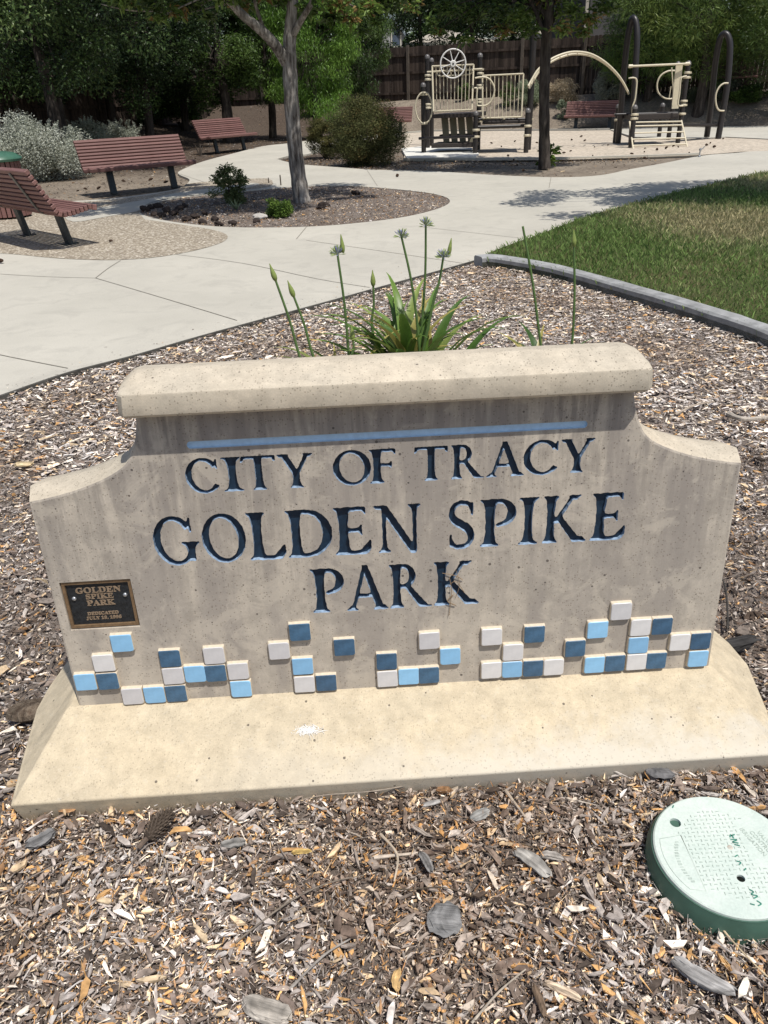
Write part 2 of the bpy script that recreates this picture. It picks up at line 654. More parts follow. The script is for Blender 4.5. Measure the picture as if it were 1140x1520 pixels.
M['bark_grey'] = bark_mat('grey_bark', (.085, .07, .06), (.40, .37, .335), 9)
M['bark_dark'] = bark_mat('dark_bark', (.035, .028, .024), (.095, .08, .068), 9)
M['leaf'] = tint_mat('leaf', .45, .35, .2, 14, transl=.28)
M['leaf_matte'] = tint_mat('leaf_matte', .75, .2, .15, 14, transl=.2)
M['grass'] = tint_mat('grass_blade', .6, .25, .15, 9, transl=.3)
M['chip'] = tint_mat('wood_chip', .9, .15, .55, 55, (1, 1, 1), bump=.5)
M['chunk'] = tint_mat('bark_chunk', .9, .12, .5, 40, (.18, 4, 4), bump=1.0)

# ------------------------------------------------------------------ terrain
FB0, FB1 = np.array([-7.0, 41.4]), np.array([17.0, 29.5])      # back fence line
FL0, FL1 = np.array([-7.0, 41.4]), np.array([-13.2, 11.0])     # left fence line


def sdist(x, y, A, B, sgn):
    d = (B - A) / np.linalg.norm(B - A)
    n = np.array([d[1], -d[0]]) * sgn
    return (x - A[0]) * n[0] + (y - A[1]) * n[1]       # positive on the park side


def smooth(t):
    t = np.clip(t, 0, 1)
    return t * t * (3 - 2 * t)


def terr(x, y):
    x = np.asarray(x, float); y = np.asarray(y, float)
    db = sdist(x, y, FB0, FB1, 1)
    dl = sdist(x, y, FL0, FL1, -1)
    a = 1.08 * smooth(1 - (db - .3) / 3.1)
    b = .6 * smooth(1 - (dl - .3) / 3.2)
    z = np.maximum(a, b)
    bump = .05 * np.sin(x * 1.3 + y * .7) * np.cos(y * 1.1 - x * .4) * smooth(z / .3)
    return -.045 + z + bump


def tz(x, y): return float(terr(x, y))


xs = np.unique(np.concatenate([[-900, -300, -120, -60, -40], np.arange(-26, 30.1, .5), [40, 60, 120, 300, 900]]))
ys = np.unique(np.concatenate([[-900, -200, -50, -15, -4], np.arange(0, 48.1, .5), [55, 70, 100, 200, 400, 1500]]))
gx, gy = np.meshgrid(xs, ys)
V = np.stack([gx.ravel(), gy.ravel(), terr(gx, gy).ravel()], 1)
nx, ny = len(xs), len(ys)
ii = (np.arange(ny - 1)[:, None] * nx + np.arange(nx - 1)[None]).ravel()
F = np.stack([ii, ii + 1, ii + nx + 1, ii + nx], 1)
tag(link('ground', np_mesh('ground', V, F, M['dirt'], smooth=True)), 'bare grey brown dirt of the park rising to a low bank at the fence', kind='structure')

g2 = lambda pts, z=0.0: [tuple(G(a, b, z)[:2]) for a, b in pts]

bed_edge = catmull(g2([(-260, 660), (-60, 606), (0, 587), (100, 553), (200, 527), (300, 498), (455, 456), (560, 427), (650, 402), (717, 383)]), 5)
lawn_path = catmull(g2([(725, 380), (760, 366), (800, 352), (880, 322), (960, 300), (1040, 280), (1140, 258), (1300, 236)]), 4)
bush_low = catmull(g2([(1300, 227), (1140, 224), (1091, 227), (1042, 231), (986, 242), (936, 251), (891, 260), (828, 263), (740, 260), (640, 254),
                       (560, 252), (500, 248), (440, 243), (411, 236)]), 4)
far_left = catmull(g2([(411, 236), (430, 231), (455, 229), (480, 222), (520, 210), (594, 202)]), 3)
far_back = catmull(g2([(594, 196.5), (520, 203), (455, 209), (425, 213), (390, 217), (345, 228), (300, 240), (268, 253), (266, 259), (281, 266), (274, 275),
                       (250, 283), (160, 295), (70, 300), (0, 303), (-150, 308)]), 4)
outer = bed_edge + lawn_path + bush_low[:-1] + far_left + far_back + [(-14.0, 12.0), (-14, 3.2)]
oval = catmull(g2([(208, 313), (228, 302), (262, 294), (330, 287), (440, 277), (520, 276), (600, 282), (650, 289), (668, 298), (652, 309), (600, 322),
                   (520, 332), (440, 337), (340, 337), (270, 331), (222, 322)]), 4, closed=True)
tag(sheet('path', [outer, oval], 0.0, M['path'], skirt=.07), 'pale grey concrete path curving past the benches and play area', kind='structure')
far_path = g2([(905, 192), (940, 203), (1010, 206), (1077, 203), (1140, 206), (1300, 209), (1300, 184), (1140, 183), (1000, 187), (940, 189)])
tag(sheet('path', [far_path], 0.0, M['path'], skirt=.06), 'concrete path crossing behind the play area on the right', kind='structure')
agg = catmull(g2([(-120, 372), (0, 376), (90, 384), (180, 386), (260, 378), (322, 363), (338, 351), (318, 342), (270, 334), (215, 326)]), 4) + \
    catmull(g2([(206, 316), (224, 301), (262, 292), (330, 285), (400, 277), (396, 265), (340, 268), (283, 272), (272, 277), (250, 285), (160, 297), (70, 302), (0, 305), (-120, 308)]), 3)
tag(sheet('exposed_aggregate_paving', [agg], .004, M['aggregate']), 'rough pebbly paving under the two nearest benches', kind='structure')
bandp = g2([(100, 318), (165, 306), (215, 297), (262, 287), (330, 278), (372, 272), (384, 275), (330, 286), (262, 293), (222, 302), (204, 314), (160, 322), (110, 330)])
tag(sheet('concrete_band', [catmull(bandp, 3, True)], .008, M['path']), 'smooth concrete band crossing the pebbly paving', kind='structure')

# joints in the concrete: narrow dirt-filled grooves
jb = MB()
for lst in ([(142, 413), (250, 445), (352, 476)], [(142, 413), (160, 399), (179, 387)], [(262, 378), (360, 391), (470, 414), (549, 427)], [(455, 357), (560, 372), (687, 391)],
            [(440, 355), (455, 337)], [(625, 337), (740, 350), (776, 354)], [(-40, 516), (0, 527), (101, 547)], [(815, 279), (818, 263)], [(0, 407), (70, 411), (142, 413)],
            [(560, 276), (545, 253)], [(320, 276), (266, 258)]):
    pts = catmull(g2(lst), 4)
    for a, b in zip(pts[:-1], pts[1:]):
        a, b = np.array(a), np.array(b)
        d = (b - a) / np.linalg.norm(b - a)
        n = np.array([-d[1], d[0]]) * .0042
        jb.add([(*(a - n), .0035), (*(b - n), .0035), (*(b + n), .0035), (*(a + n), .0035)], [(0, 1, 2, 3)])
tag(jb.build('path_joints', M['joint']), 'narrow dark joints scored across the concrete path', kind='structure')

eb = MB()
for a_, b_ in zip(bed_edge[:-1], bed_edge[1:]):
    a_ = np.array(a_); b_ = np.array(b_); d_ = (b_ - a_) / np.linalg.norm(b_ - a_); n_ = np.array([d_[1], -d_[0]]) * .012
    eb.beam((*(a_ + n_), -.022), (*(b_ + n_), -.022), .020, .052)
tag(eb.build('edging_board', simple('edging_board', (.085, .08, .07), .9, .35, 14, .15, .3)), 'dark timber edging strip between the concrete path and the wood chips', kind='structure')
mulch_poly = bed_edge + g2([(735, 391), (815, 401), (903, 425), (991, 449), (1079, 475), (1140, 497), (1240, 530), (1500, 640)]) + [(5, 1.5), (4, -1.5), (-4, -1.5), (-6, 1.5)]
fore_zone = [tuple(p) for p in mulch_poly]
bed = sheet('mulch_bed', [mulch_poly], -.030, M['mulch'])
tag(bed, 'brown soil under the wood chips around the sign', kind='structure')
tag(sheet('mulch_bed', [oval], -.012, M['mulch']), 'soil of the oval tree bed in the path', kind='structure')

sand = g2([(600, 237), (709, 238), (845, 236.5), (960, 233), (1038, 230), (1100, 225), (1300, 219), (1300, 210), (1140, 207), (1077, 204), (1010, 207), (935, 205), (905, 193), (860, 194), (760, 194), (640, 195), (600, 198)])
tag(sheet('sand', [sand], -.004, M['sand']), 'pale tan sand of the play area', kind='structure')
sk = MB()
for lst, w in (([(600, 237), (709, 237), (845, 235.5), (960, 232.5), (1038, 229.5)], .11), ([(600, 197.5), (640, 194.5), (760, 193.5), (860, 193), (905, 192)], .16)):
    pts = g2(lst)
    for a, b in zip(pts[:-1], pts[1:]):
        sk.beam((*a, .0), (*b, .0), w, .07)
tag(sk.build('sand_kerb', M['path']), 'narrow concrete kerbs along the near and far edge of the sand', kind='structure')
wslab = g2([(596, 222), (622, 219), (700, 221), (711, 230), (706, 234), (604, 236.5)])
tag(sheet('white_slab', [wslab], .03, M['white_slab'], skirt=.06), 'bright white concrete landing beside the barred play deck', kind='structure')

# lawn with its own soil, and grey kerb
kerb_pts = catmull([tuple(G(a, b, .07)[:2]) for a, b in [(716, 383), (735, 383), (815, 397), (903, 421), (991, 446), (1079, 473), (1140, 495), (1300, 560)]], 3)
lawn_poly = [p for p in kerb_pts] + [(6, 2.0), (14, 3.0), (15, 17.0)] + lawn_path[::-1]
tag(sheet('lawn', [lawn_poly], .03, M['lawn_soil'], skirt=.06), 'soil and thatch under the lawn', kind='structure')
kb = MB()
kw = .125
ks = []
acc = 0
for i, p in enumerate(kerb_pts):
    p = np.array(p)
    a = np.array(kerb_pts[max(i - 1, 0)]); b = np.array(kerb_pts[min(i + 1, len(kerb_pts) - 1)])
    d = (b - a) / np.linalg.norm(b - a)
    n = np.array([-d[1], d[0]])
    if n[1] < 0: n = -n
    ks.append((p, p + n * kw))
prof = [(0, -.05), (0, .062), (.12, .078), (.88, .082), (1, .066), (1, -.05)]
Vk, Fk = [], []
for (p, q) in ks:
    for t_, z in prof:
        w = p + (q - p) * t_
        Vk.append((w[0], w[1], z + rng.normal(0, .0015)))
m_ = len(prof)
for i in range(len(ks) - 1):
    for k in range(m_ - 1):
        Fk.append([i * m_ + k, i * m_ + k + 1, (i + 1) * m_ + k + 1, (i + 1) * m_ + k])
Fk.append(list(range(m_)))
kerb = empty('kerb')
tag(kerb, 'grey concrete kerb between the wood chips and the lawn', 'kerb')
kb.add(Vk, Fk, 0, False).build('kerb_stone', M['kerb'], kerb)


# ------------------------------------------------------------------ chips and litter
CHIP_COLS = np.array([(.22, .175, .145), (.15, .115, .095), (.33, .29, .26), (.44, .405, .375), (.075, .058, .047), (.46, .27, .115), (.56, .43, .28), (.68, .60, .50), (.27, .235, .21), (.31, .185, .10)])
FAR_P = np.array([.12, .07, .19, .19, .07, .04, .09, .13, .13, .02])
GREY_P = np.array([.15, .11, .19, .11, .13, .05, .07, .05, .12, .02])
WARM_P = np.array([.19, .15, .11, .07, .13, .08, .08, .04, .09, .06])


def chips(n, area_pts, l0, l1, zbase, thick, prob, poly=None, avoid=None, full=True, zspread=.012, dens=None, zf=None, gain=1.0, tilt=.35, wr=(.13, .62)):
    x0, y0, x1, y1 = area_pts
    x = rng.uniform(x0, x1, n); y = rng.uniform(y0, y1, n)
    k = np.ones(n, bool)
    if poly is not None: k &= inside(poly, x, y)
    if avoid is not None: k &= ~avoid(x, y)
    if dens is not None: k &= rng.random(n) < dens(x, y)
    x, y = x[k], y[k]
    n = len(x)
    L = l0 * (l1 / l0) ** (rng.random(n) ** 1.6)
    W = L * wr[0] * (wr[1] / wr[0]) ** rng.random(n) * np.where(L > l0 * 2.2, .65, 1)
    T = np.minimum(W * rng.uniform(.2, .6, n), thick)
    yaw = rng.uniform(0, 2 * math.pi, n)
    pit = rng.normal(0, tilt, n) * np.minimum(1, l0 * 2.0 / L)
    rol = rng.normal(0, tilt * 1.3, n)
    z = zbase + rng.random(n) ** 1.4 * zspread
    if zf is not None: z = z + zf(x, y)
    if full:
        m_ = 6
        sx = np.array([-1, -.45, .5, 1, .45, -.5]); sy = np.array([-.15, -1, -1, .15, 1, 1])
        jx = rng.uniform(.7, 1.05, (n, 6)); jy = rng.uniform(.45, 1.05, (n, 6))
        sy = np.repeat(sy[None], n, 0)
        sy[:, 0] = rng.uniform(-.8, .8, n); sy[:, 3] = rng.uniform(-.8, .8, n)
    else:
        m_ = 4
        sx = np.array([-1, 1, 1, -1]); sy = np.array([-1, -1, 1, 1])[None]
        jx = rng.uniform(.5, 1.0, (n, 4)); jy = rng.uniform(.2, 1.0, (n, 4))
    X = sx * jx * L[:, None] / 2
    Y = sy * jy * W[:, None] / 2
    bow = rng.normal(0, .10, n) * L
    Y = Y + (bow[:, None] * .8) * (1 - (2 * X / L[:, None]) ** 2)
    Zt = T[:, None] / 2 * rng.uniform(.3, 1.3, (n, m_)) + (bow[:, None] * .35) * (1 - (2 * X / L[:, None]) ** 2)
    top = np.stack([X, Y, Zt], -1)
    if full:
        bot = np.stack([X * .94, Y * .9, Zt - T[:, None]], -1)
        P = np.concatenate([top, bot], 1)
    else:
        P = top
        P[:, 1, 2] += bow; P[:, 3, 2] += bow * .6
    cy, sy_, cp, sp, cr, sr = np.cos(yaw), np.sin(yaw), np.cos(pit), np.sin(pit), np.cos(rol), np.sin(rol)
    px, py, pz = P[..., 0], P[..., 1], P[..., 2]
    py, pz = py * cr[:, None] - pz * sr[:, None], py * sr[:, None] + pz * cr[:, None]
    px, pz = px * cp[:, None] + pz * sp[:, None], -px * sp[:, None] + pz * cp[:, None]
    qx = px * cy[:, None] - py * sy_[:, None] + x[:, None]
    qy = px * sy_[:, None] + py * cy[:, None] + y[:, None]
    qz = pz + z[:, None]
    V = np.stack([qx, qy, qz], -1)
    kv = V.shape[1]
    base = (np.arange(n) * kv)[:, None]
    if full:
        f = np.array([[0, 1, 2, 3], [0, 3, 4, 5], [0, 6, 7, 1], [1, 7, 8, 2], [2, 8, 9, 3], [3, 9, 10, 4], [4, 10, 11, 5], [5, 11, 6, 0]])
    else:
        f = np.array([[0, 1, 2, 3]])
    F = (base[:, None] + f[None]).reshape(-1, 4)
    ci = rng.choice(len(CHIP_COLS), n, p=prob / prob.sum())
    col = CHIP_COLS[ci] * rng.uniform(.7, 1.3, (n, 1)) * gain
    pt = np.sin(x * 2.3 + 1.7 * np.sin(y * 1.9)) * np.sin(y * 2.9 + 1.3 * np.sin(x * 3.1 + 1)) + .5 * np.sin(x * 7.1 + 2 * np.sin(y * 5.3)) * np.sin(y * 8.3 + x)
    pt = np.clip(pt, -1, 1)[:, None]
    col = col * (1 + .16 * pt) * (1 - np.array([0, .07, .14]) * np.clip(-pt, 0, 1))
    col = np.repeat(col[:, None], kv, 1).reshape(-1, 3)
    return V.reshape(-1, 3), F, col


def merge(parts):
    Vs, Fs, Cs, b = [], [], [], 0
    for V, F, c in parts:
        Vs.append(V); Fs.append(F + b); Cs.append(c)
        b += len(V)
    return np.concatenate(Vs), np.concatenate(Fs), np.concatenate(Cs)


S0 = np.array([.019, 1.5426]); YAW = R(2.06)
LIDC = np.array([.705, 1.078]); LIDR = .150


def under_sign(x, y):
    c, s = math.cos(YAW), math.sin(YAW)
    u = (x - S0[0]) * c + (y - S0[1]) * s
    d = -(x - S0[0]) * s + (y - S0[1]) * c
    return ((np.abs(u) < .93 + .06 * np.clip(1 - np.abs(d - .105) / .33, 0, 1)) & (d > -.222) & (d < .43)) | ((x - LIDC[0]) ** 2 + (y - LIDC[1]) ** 2 < (LIDR + .0) ** 2)


def warmish(n, area, *a, **k): return chips(n, area, *a, **k)


parts = []
# near: around the lid and in front of the footing
parts.append(chips(26000, (-.95, .55, 1.1, 1.45), .010, .042, -.024, .006, WARM_P, fore_zone, under_sign, zspread=.018, gain=1.6))
parts.append(chips(34000, (-.95, .55, 1.1, 1.45), .005, .014, -.018, .003, WARM_P, fore_zone, under_sign, zspread=.020, full=False, gain=1.7))
parts.append(chips(9000, (-.95, .55, 1.1, 1.45), .012, .060, -.014, .0018, GREY_P, fore_zone, under_sign, zspread=.020, full=False, wr=(.03, .09), tilt=.3, gain=1.6))
parts.append(chips(1500, (-.95, .55, 1.1, 1.45), .026, .075, -.012, .008, GREY_P, fore_zone, under_sign, zspread=.014, tilt=.16, wr=(.16, .5), gain=1.35))
# beside and behind the sign
parts.append(chips(42000, (-2.7, 1.3, 2.6, 3.2), .012, .05, -.026, .006, GREY_P, fore_zone, under_sign, zspread=.020, gain=1.5))
parts.append(chips(50000, (-2.7, 1.3, 2.6, 3.2), .008, .03, -.018, .004, GREY_P, fore_zone, under_sign, zspread=.020, full=False, gain=1.55))
parts.append(chips(9000, (-2.7, 1.3, 2.6, 3.2), .018, .08, -.014, .002, GREY_P, fore_zone, under_sign, zspread=.020, full=False, wr=(.03, .09)))
parts.append(chips(900, (-2.7, 1.3, 2.6, 3.2), .035, .08, -.014, .007, GREY_P, fore_zone, under_sign, zspread=.014, tilt=.16))
parts.append(chips(150000, (-2.4, 3.2, 4.2, 8.0), .015, .085, -.024, .006, FAR_P, fore_zone, None, full=False, zspread=.02, gain=1.5, tilt=.22, wr=(.12, .6)))
V, F, col = merge(parts)
tag(link('wood_chips', np_mesh('wood_chips', V, F, M['chip'], col)), 'weathered wood chip mulch around the concrete sign', kind='stuff')
V, F, col = merge([chips(26000, (-4.3, 10.2, 2.3, 15.5), .02, .07, -.010, .006, WARM_P, oval, None, full=False, zspread=.02, gain=1.35)])
tag(link('wood_chips', np_mesh('wood_chips', V, F, M['chip'], col)), 'wood chips covering the oval tree bed in the path', kind='stuff')
path_all = outer
be = np.array(bed_edge)


def near_edge(x, y):
    d = np.sqrt((x[:, None] - be[None, :, 0]) ** 2 + (y[:, None] - be[None, :, 1]) ** 2).min(1)
    return np.exp(-np.maximum(0, d - .06) / .09)


V, F, col = chips(9000, (-3.2, 3.6, 1.3, 8.0), .008, .03, .002, .004, GREY_P, outer, None, full=False, zspread=.004, gain=1.2, tilt=.1, dens=near_edge)
tag(link('stray_chips', np_mesh('stray_chips', V, F, M['chip'], col)), 'a few stray wood chips spilled over the path edge', kind='stuff')
sandp = sand


def on_hard(x, y): return inside(path_all, x, y) | inside(sandp, x, y) | inside(far_path, x, y) | inside(lawn_poly, x, y)


V, F, col = merge([
    chips(60000, (-13, 12, 16, 40), .03, .12, -.002, .01, WARM_P, None, on_hard, full=False, zspread=.03, zf=terr, gain=.8,
          dens=lambda x, y: np.where(x < .5, .9, .35)),
    chips(9000, (-1.6, 17.5, 6.0, 21.5), .03, .09, -.028, .008, WARM_P, None, on_hard, full=False, zspread=.03, gain=.75)])
tag(link('bark_litter', np_mesh('bark_litter', V, F, M['chip'], col)), 'dry bark and leaf litter strewn over the dirt beds and bank', kind='stuff')

# ------------------------------------------------------------------ lawn blades
n = 230000
x = rng.uniform(1, 11, n); y = rng.uniform(4, 18, n)
k = inside(lawn_poly, x, y) & (rng.random(n) < np.clip(1.15 - (y - 5) * .07, .25, 1))
kpx = np.array([p[0] for p in kerb_pts]); kpy = np.array([p[1] for p in kerb_pts])
x, y = x[k], y[k]
n = len(x)
hgt = rng.uniform(.022, .062, n) * (1 + .25 * np.sin(x * 1.7) * np.sin(y * 1.3))
wd = rng.uniform(.0022, .0050, n) * (1 + (y - 5) * .09)
yaw = rng.uniform(0, 6.283, n)
lean = rng.uniform(.15, 1.0, n) * hgt
bx, by = np.cos(yaw) * wd, np.sin(yaw) * wd
ld = rng.uniform(0, 6.283, n)
z0 = .028
V = np.zeros((n, 4, 3))
V[:, 0] = np.stack([x - bx, y - by, np.full(n, z0)], 1)
V[:, 1] = np.stack([x + bx, y + by, np.full(n, z0)], 1)
V[:, 2] = np.stack([x + bx * .8 + np.cos(ld) * lean * .4, y + by * .8 + np.sin(ld) * lean * .4, z0 + hgt * .65], 1)
V[:, 3] = np.stack([x + np.cos(ld) * lean, y + np.sin(ld) * lean, z0 + hgt], 1)
F = (np.arange(n) * 4)[:, None] + np.array([[0, 1, 2, 3]])
dry = np.sin(x * .9 + 1.1 + np.sin(y * .6)) * np.sin(y * .75 - 1.9 + .5 * np.sin(x * 1.3)) + rng.normal(0, .35, n)
dry += 1.1 * np.exp(-(((x - 3.9) / 1.2) ** 2 + ((y - 8.7) / 1.1) ** 2))
t_ = np.clip((dry - .15) * 1.0, 0, 1)[:, None]
cc = np.array([.18, .265, .075]) * (1 - t_) + np.array([.46, .40, .22]) * t_
cc = cc * rng.uniform(.65, 1.4, (n, 1))
tag(link('grass', np_mesh('grass', V.reshape(-1, 3), F, M['grass'], np.repeat(cc, 4, 0))), 'green lawn with dry yellow patches behind the grey kerb', kind='stuff')

# ------------------------------------------------------------------ the sign
TB = math.tan(R(4))
CD = .105                      # depth of the wall's centre plane behind the foot of the face
sign = empty('park_sign', (S0[0], S0[1], 0), YAW)
tag(sign, 'tan concrete park entrance sign with engraved navy letters, glazed tiles and a sloped footing', 'sign')


def fd(h): return TB * (h - .15)


# ---- engraved serif letters: every glyph is drawn as a solid shape, then outlined
GR = 150
S_, T_ = .200, .094


def glyph_field(ch):
    x = np.arange(-.15, 1.45, 1 / GR); y = np.arange(-.15, 1.2, 1 / GR)
    X, Y = np.meshgrid(x, y)
    A = np.zeros(X.shape, bool)

    def seg(xa, ya, xb, yb, wa, wb=None):
        wb = wa if wb is None else wb
        t = (Y - ya) / (yb - ya)
        xc = xa + (xb - xa) * t
        w = wa + (wb - wa) * t
        return (t >= 0) & (t <= 1) & (np.abs(X - xc) < w / 2)

    def bar(x0, x1, yc, th0, th1=None):
        th1 = th0 if th1 is None else th1
        t = (X - x0) / (x1 - x0)
        return (t >= 0) & (t <= 1) & (np.abs(Y - yc) < (th0 + (th1 - th0) * t) / 2)

    def serif(xc, y0, sg, sh, half, k=.045, m=.035):
        d = (Y - y0) * sg
        hw = sh + (half - sh) * np.exp(-np.maximum(0, d - m) / k)
        return (d >= 0) & (d < .24) & (np.abs(X - xc) < hw)

    def stem(xc, y0=0, y1=1, w=S_, ext=.085, bot=True, top=True):
        mid = (y0 + y1) / 2
        waist = w * (.88 + .14 * (2 * (Y - mid) / (y1 - y0)) ** 2)
        r_ = (Y >= y0) & (Y <= y1) & (np.abs(X - xc) < waist / 2)
        if bot: r_ |= serif(xc, y0, 1, w / 2, w / 2 + ext)
        if top: r_ |= serif(xc, y1, -1, w / 2, w / 2 + ext)
        return r_

    def ring(cx, cy, rx, ry, wx, wy, sl_=0.0):
        Xo = X - cx; Yo = Y - cy
        o = (Xo / rx) ** 2 + (Yo / ry) ** 2 < 1
        Xi = Xo + sl_ * Yo
        i = (Xi / (rx - wx)) ** 2 + (Yo / (ry - wy)) ** 2 < 1
        return o & ~i

    if ch == 'I':
        A |= stem(.18, ext=.13)
    elif ch == 'L':
        A |= stem(.18)
        A |= bar(.18, .62, .04, T_, T_)
        A |= (X > .46) & (X < .70) & (Y > 0) & (Y < .06 + 1.15 * np.clip(X - .46, 0, 1)) & (Y > 1.35 * (X - .60) - .02)
    elif ch == 'E':
        A |= stem(.18)
        A |= bar(.18, .60, .96, T_) | bar(.18, .52, .52, T_) | bar(.18, .60, .04, T_)
        A |= (X > .54) & (X < .615) & (Y < 1) & (Y > .96 - 2.6 * np.clip(X - .54, 0, 1))
        A |= (X > .45) & (X < .53) & (np.abs(Y - .52) < .04 + 1.7 * np.clip(X - .46, 0, 1))
        A |= (X > .46) & (X < .70) & (Y > 0) & (Y < .06 + 1.1 * np.clip(X - .46, 0, 1)) & (Y > 1.35 * (X - .60) - .02)
    elif ch == 'F':
        A |= stem(.18)
        A |= bar(.18, .62, .96, T_) | bar(.18, .52, .54, T_)
        A |= (X > .55) & (X < .635) & (Y < 1) & (Y > .96 - 2.6 * np.clip(X - .55, 0, 1))
        A |= (X > .46) & (X < .54) & (np.abs(Y - .54) < .04 + 1.7 * np.clip(X - .47, 0, 1))
    elif ch == 'P':
        A |= stem(.18)
        A |= (ring(.36, .71, .32, .29, .17, T_) & (X > .34)) | bar(.18, .36, .96, T_)
        A |= bar(.30, .37, .46, T_ * .7, T_ * 1.1)
    elif ch == 'R':
        A |= stem(.18)
        A |= (ring(.36, .73, .29, .27, .165, T_) & (X > .34)) | bar(.18, .36, .96, T_) | bar(.18, .38, .50, T_)
        A |= seg(.86, .0, .42, .52, .27, .17) & (Y > 0)
        A |= (X > .78) & (X < 1.04) & (Y > -.0) & (Y < .045)
    elif ch == 'D':
        A |= stem(.18)
        A |= (ring(.40, .5, .50, .5, .19, T_) & (X > .38)) | bar(.18, .40, .96, T_) | bar(.18, .40, .04, T_)
    elif ch == 'O':
        A |= ring(.5, .5, .50, .52, .175, T_, .08)
    elif ch in 'CG':
        A |= ring(.5, .5, .50, .52, .18, T_, .06)
        ang = np.degrees(np.arctan2(Y - .5, X - .5))
        if ch == 'C':
            A &= ~((ang > -38) & (ang < 37) & (X > .5))
            A |= (X > .84) & (X < .90) & (Y > .68) & (Y < .97)
            A |= ((X - .86) ** 2 + (Y - .185) ** 2 < .045 ** 2)
        else:
            A &= ~((ang > -44) & (ang < 37) & (X > .5))
            A |= (X > .85) & (X < .91) & (Y > .66) & (Y < .97)
            A |= (X > .76) & (X < .94) & (Y > .06) & (Y < .46)
            A |= serif(.85, .47, -1, .09, .22)& (Y > .3)
    elif ch == 'T':
        A |= stem(.43, top=False)
        A |= bar(.02, .84, .955, .09)
        A |= (X > .0) & (X < .075) & (Y < 1.0) & (Y > .80 + .6 * np.clip(X, 0, 1))
        A |= (X < .86) & (X > .785) & (Y < 1.0) & (Y > .80 + .6 * np.clip(.86 - X, 0, 1))
    elif ch == 'Y':
        A |= stem(.44, 0, .5, top=False)
        A |= seg(.44, .40, .14, 1, .19) | seg(.46, .40, .76, 1, .12)
        A |= serif(.12, 1, -1, .08, .16, .03) & (Y > .9)
        A |= serif(.77, 1, -1, .05, .14, .03) & (Y > .9)
    elif ch == 'A':
        A |= seg(.16, 0, .49, 1.03, .09, .10) | seg(.84, 0, .48, 1.03, .20, .15)
        A |= bar(.24, .72, .34, T_)
        A |= serif(.14, 0, 1, .04, .15, .03) & (Y < .12)
        A |= serif(.85, 0, 1, .09, .19, .03) & (Y < .12)
    elif ch == 'N':
        A |= seg(.20, 0, .20, 1, .095) | seg(.92, 0, .92, 1, .095)
        A |= seg(.92, -.04, .17, 1, .20, .21) & (X < .965)
        A |= serif(.20, 0, 1, .05, .16) | serif(.92, 1, -1, .05, .16)
        A |= serif(.10, 1, -1, .08, .14, .03) & (Y > .92)
    elif ch == 'K':
        A |= stem(.18)
        A |= seg(.28, .42, .70, 1, .12, .11) | (seg(.84, 0, .36, .56, .22, .17))
        A |= serif(.72, 1, -1, .05, .15, .03) & (Y > .9)
        A |= serif(.87, 0, 1, .10, .18, .03) & (Y < .12)
    elif ch == 'S':
        pts = catmull([(.60, .80), (.52, .93), (.34, .965), (.16, .90), (.09, .75), (.16, .61), (.33, .51), (.50, .41), (.585, .26), (.52, .10), (.34, .035), (.16, .06), (.07, .20)], 12)
        ws = np.interp(np.linspace(0, 1, len(pts)), [0, .12, .22, .4, .5, .65, .78, .9, 1], [.045, .05, .055, .085, .098, .09, .055, .05, .04])
        for (px, py), w in zip(pts, ws):
            A |= (X - px) ** 2 + (Y - py) ** 2 < w ** 2
        A |= (X > .57) & (X < .63) & (Y > .69) & (Y < .97)
        A |= (X > .03) & (X < .09) & (Y > .03) & (Y < .31)
    f = A.astype(float)
    kr = 3
    for _ in range(2):
        for ax in (0, 1):
            f = sum(np.roll(f, s, ax) for s in range(-kr, kr + 1)) / (2 * kr + 1)
    # worn hand-cast edges
    f = f + .11 * np.sin(X * 31 + ord(ch)) * np.sin(Y * 27 + ord(ch) * 2) + .07 * np.sin(X * 67 + 1) * np.sin(Y * 71)
    f = np.where(A | (f > .2), f, 0)
    return x, y, f


def trace(x, y, f, lv=.5):
    ny_, nx_ = f.shape
    b = f > lv
    edges = {}

    def pt(i, j, e):
        if e == 0: a, c = (i, j), (i, j + 1)
        else: a, c = (i, j), (i + 1, j)
        fa, fc = f[a], f[c]
        t = (lv - fa) / (fc - fa)
        return (x[a[1]] + (x[c[1]] - x[a[1]]) * t, y[a[0]] + (y[c[0]] - y[a[0]]) * t)
    cells = b[:-1, :-1].astype(int) + 2 * b[:-1, 1:] + 4 * b[1:, 1:] + 8 * b[1:, :-1]
    nxt = {}
    for i, j in zip(*np.nonzero((cells > 0) & (cells < 15))):
        c = cells[i, j]
        Bt, Rt, Tp, Lf = (i, j, 0), (i, j + 1, 1), (i + 1, j, 0), (i, j, 1)
        tab = {1: [(Lf, Bt)], 2: [(Bt, Rt)], 3: [(Lf, Rt)], 4: [(Rt, Tp)], 5: [(Lf, Tp), (Rt, Bt)], 6: [(Bt, Tp)], 7: [(Lf, Tp)], 8: [(Tp, Lf)], 9: [(Tp, Bt)],
               10: [(Tp, Rt), (Bt, Lf)], 11: [(Tp, Rt)], 12: [(Rt, Lf)], 13: [(Rt, Bt)], 14: [(Bt, Lf)]}[int(c)]
        for a, d in tab: nxt[a] = d
    loops = []
    while nxt:
        s = next(iter(nxt)); lp = []; k = s
        while k in nxt:
            lp.append(pt(*k)); k = nxt.pop(k)
        if len(lp) > 12: loops.append(lp)
    return loops


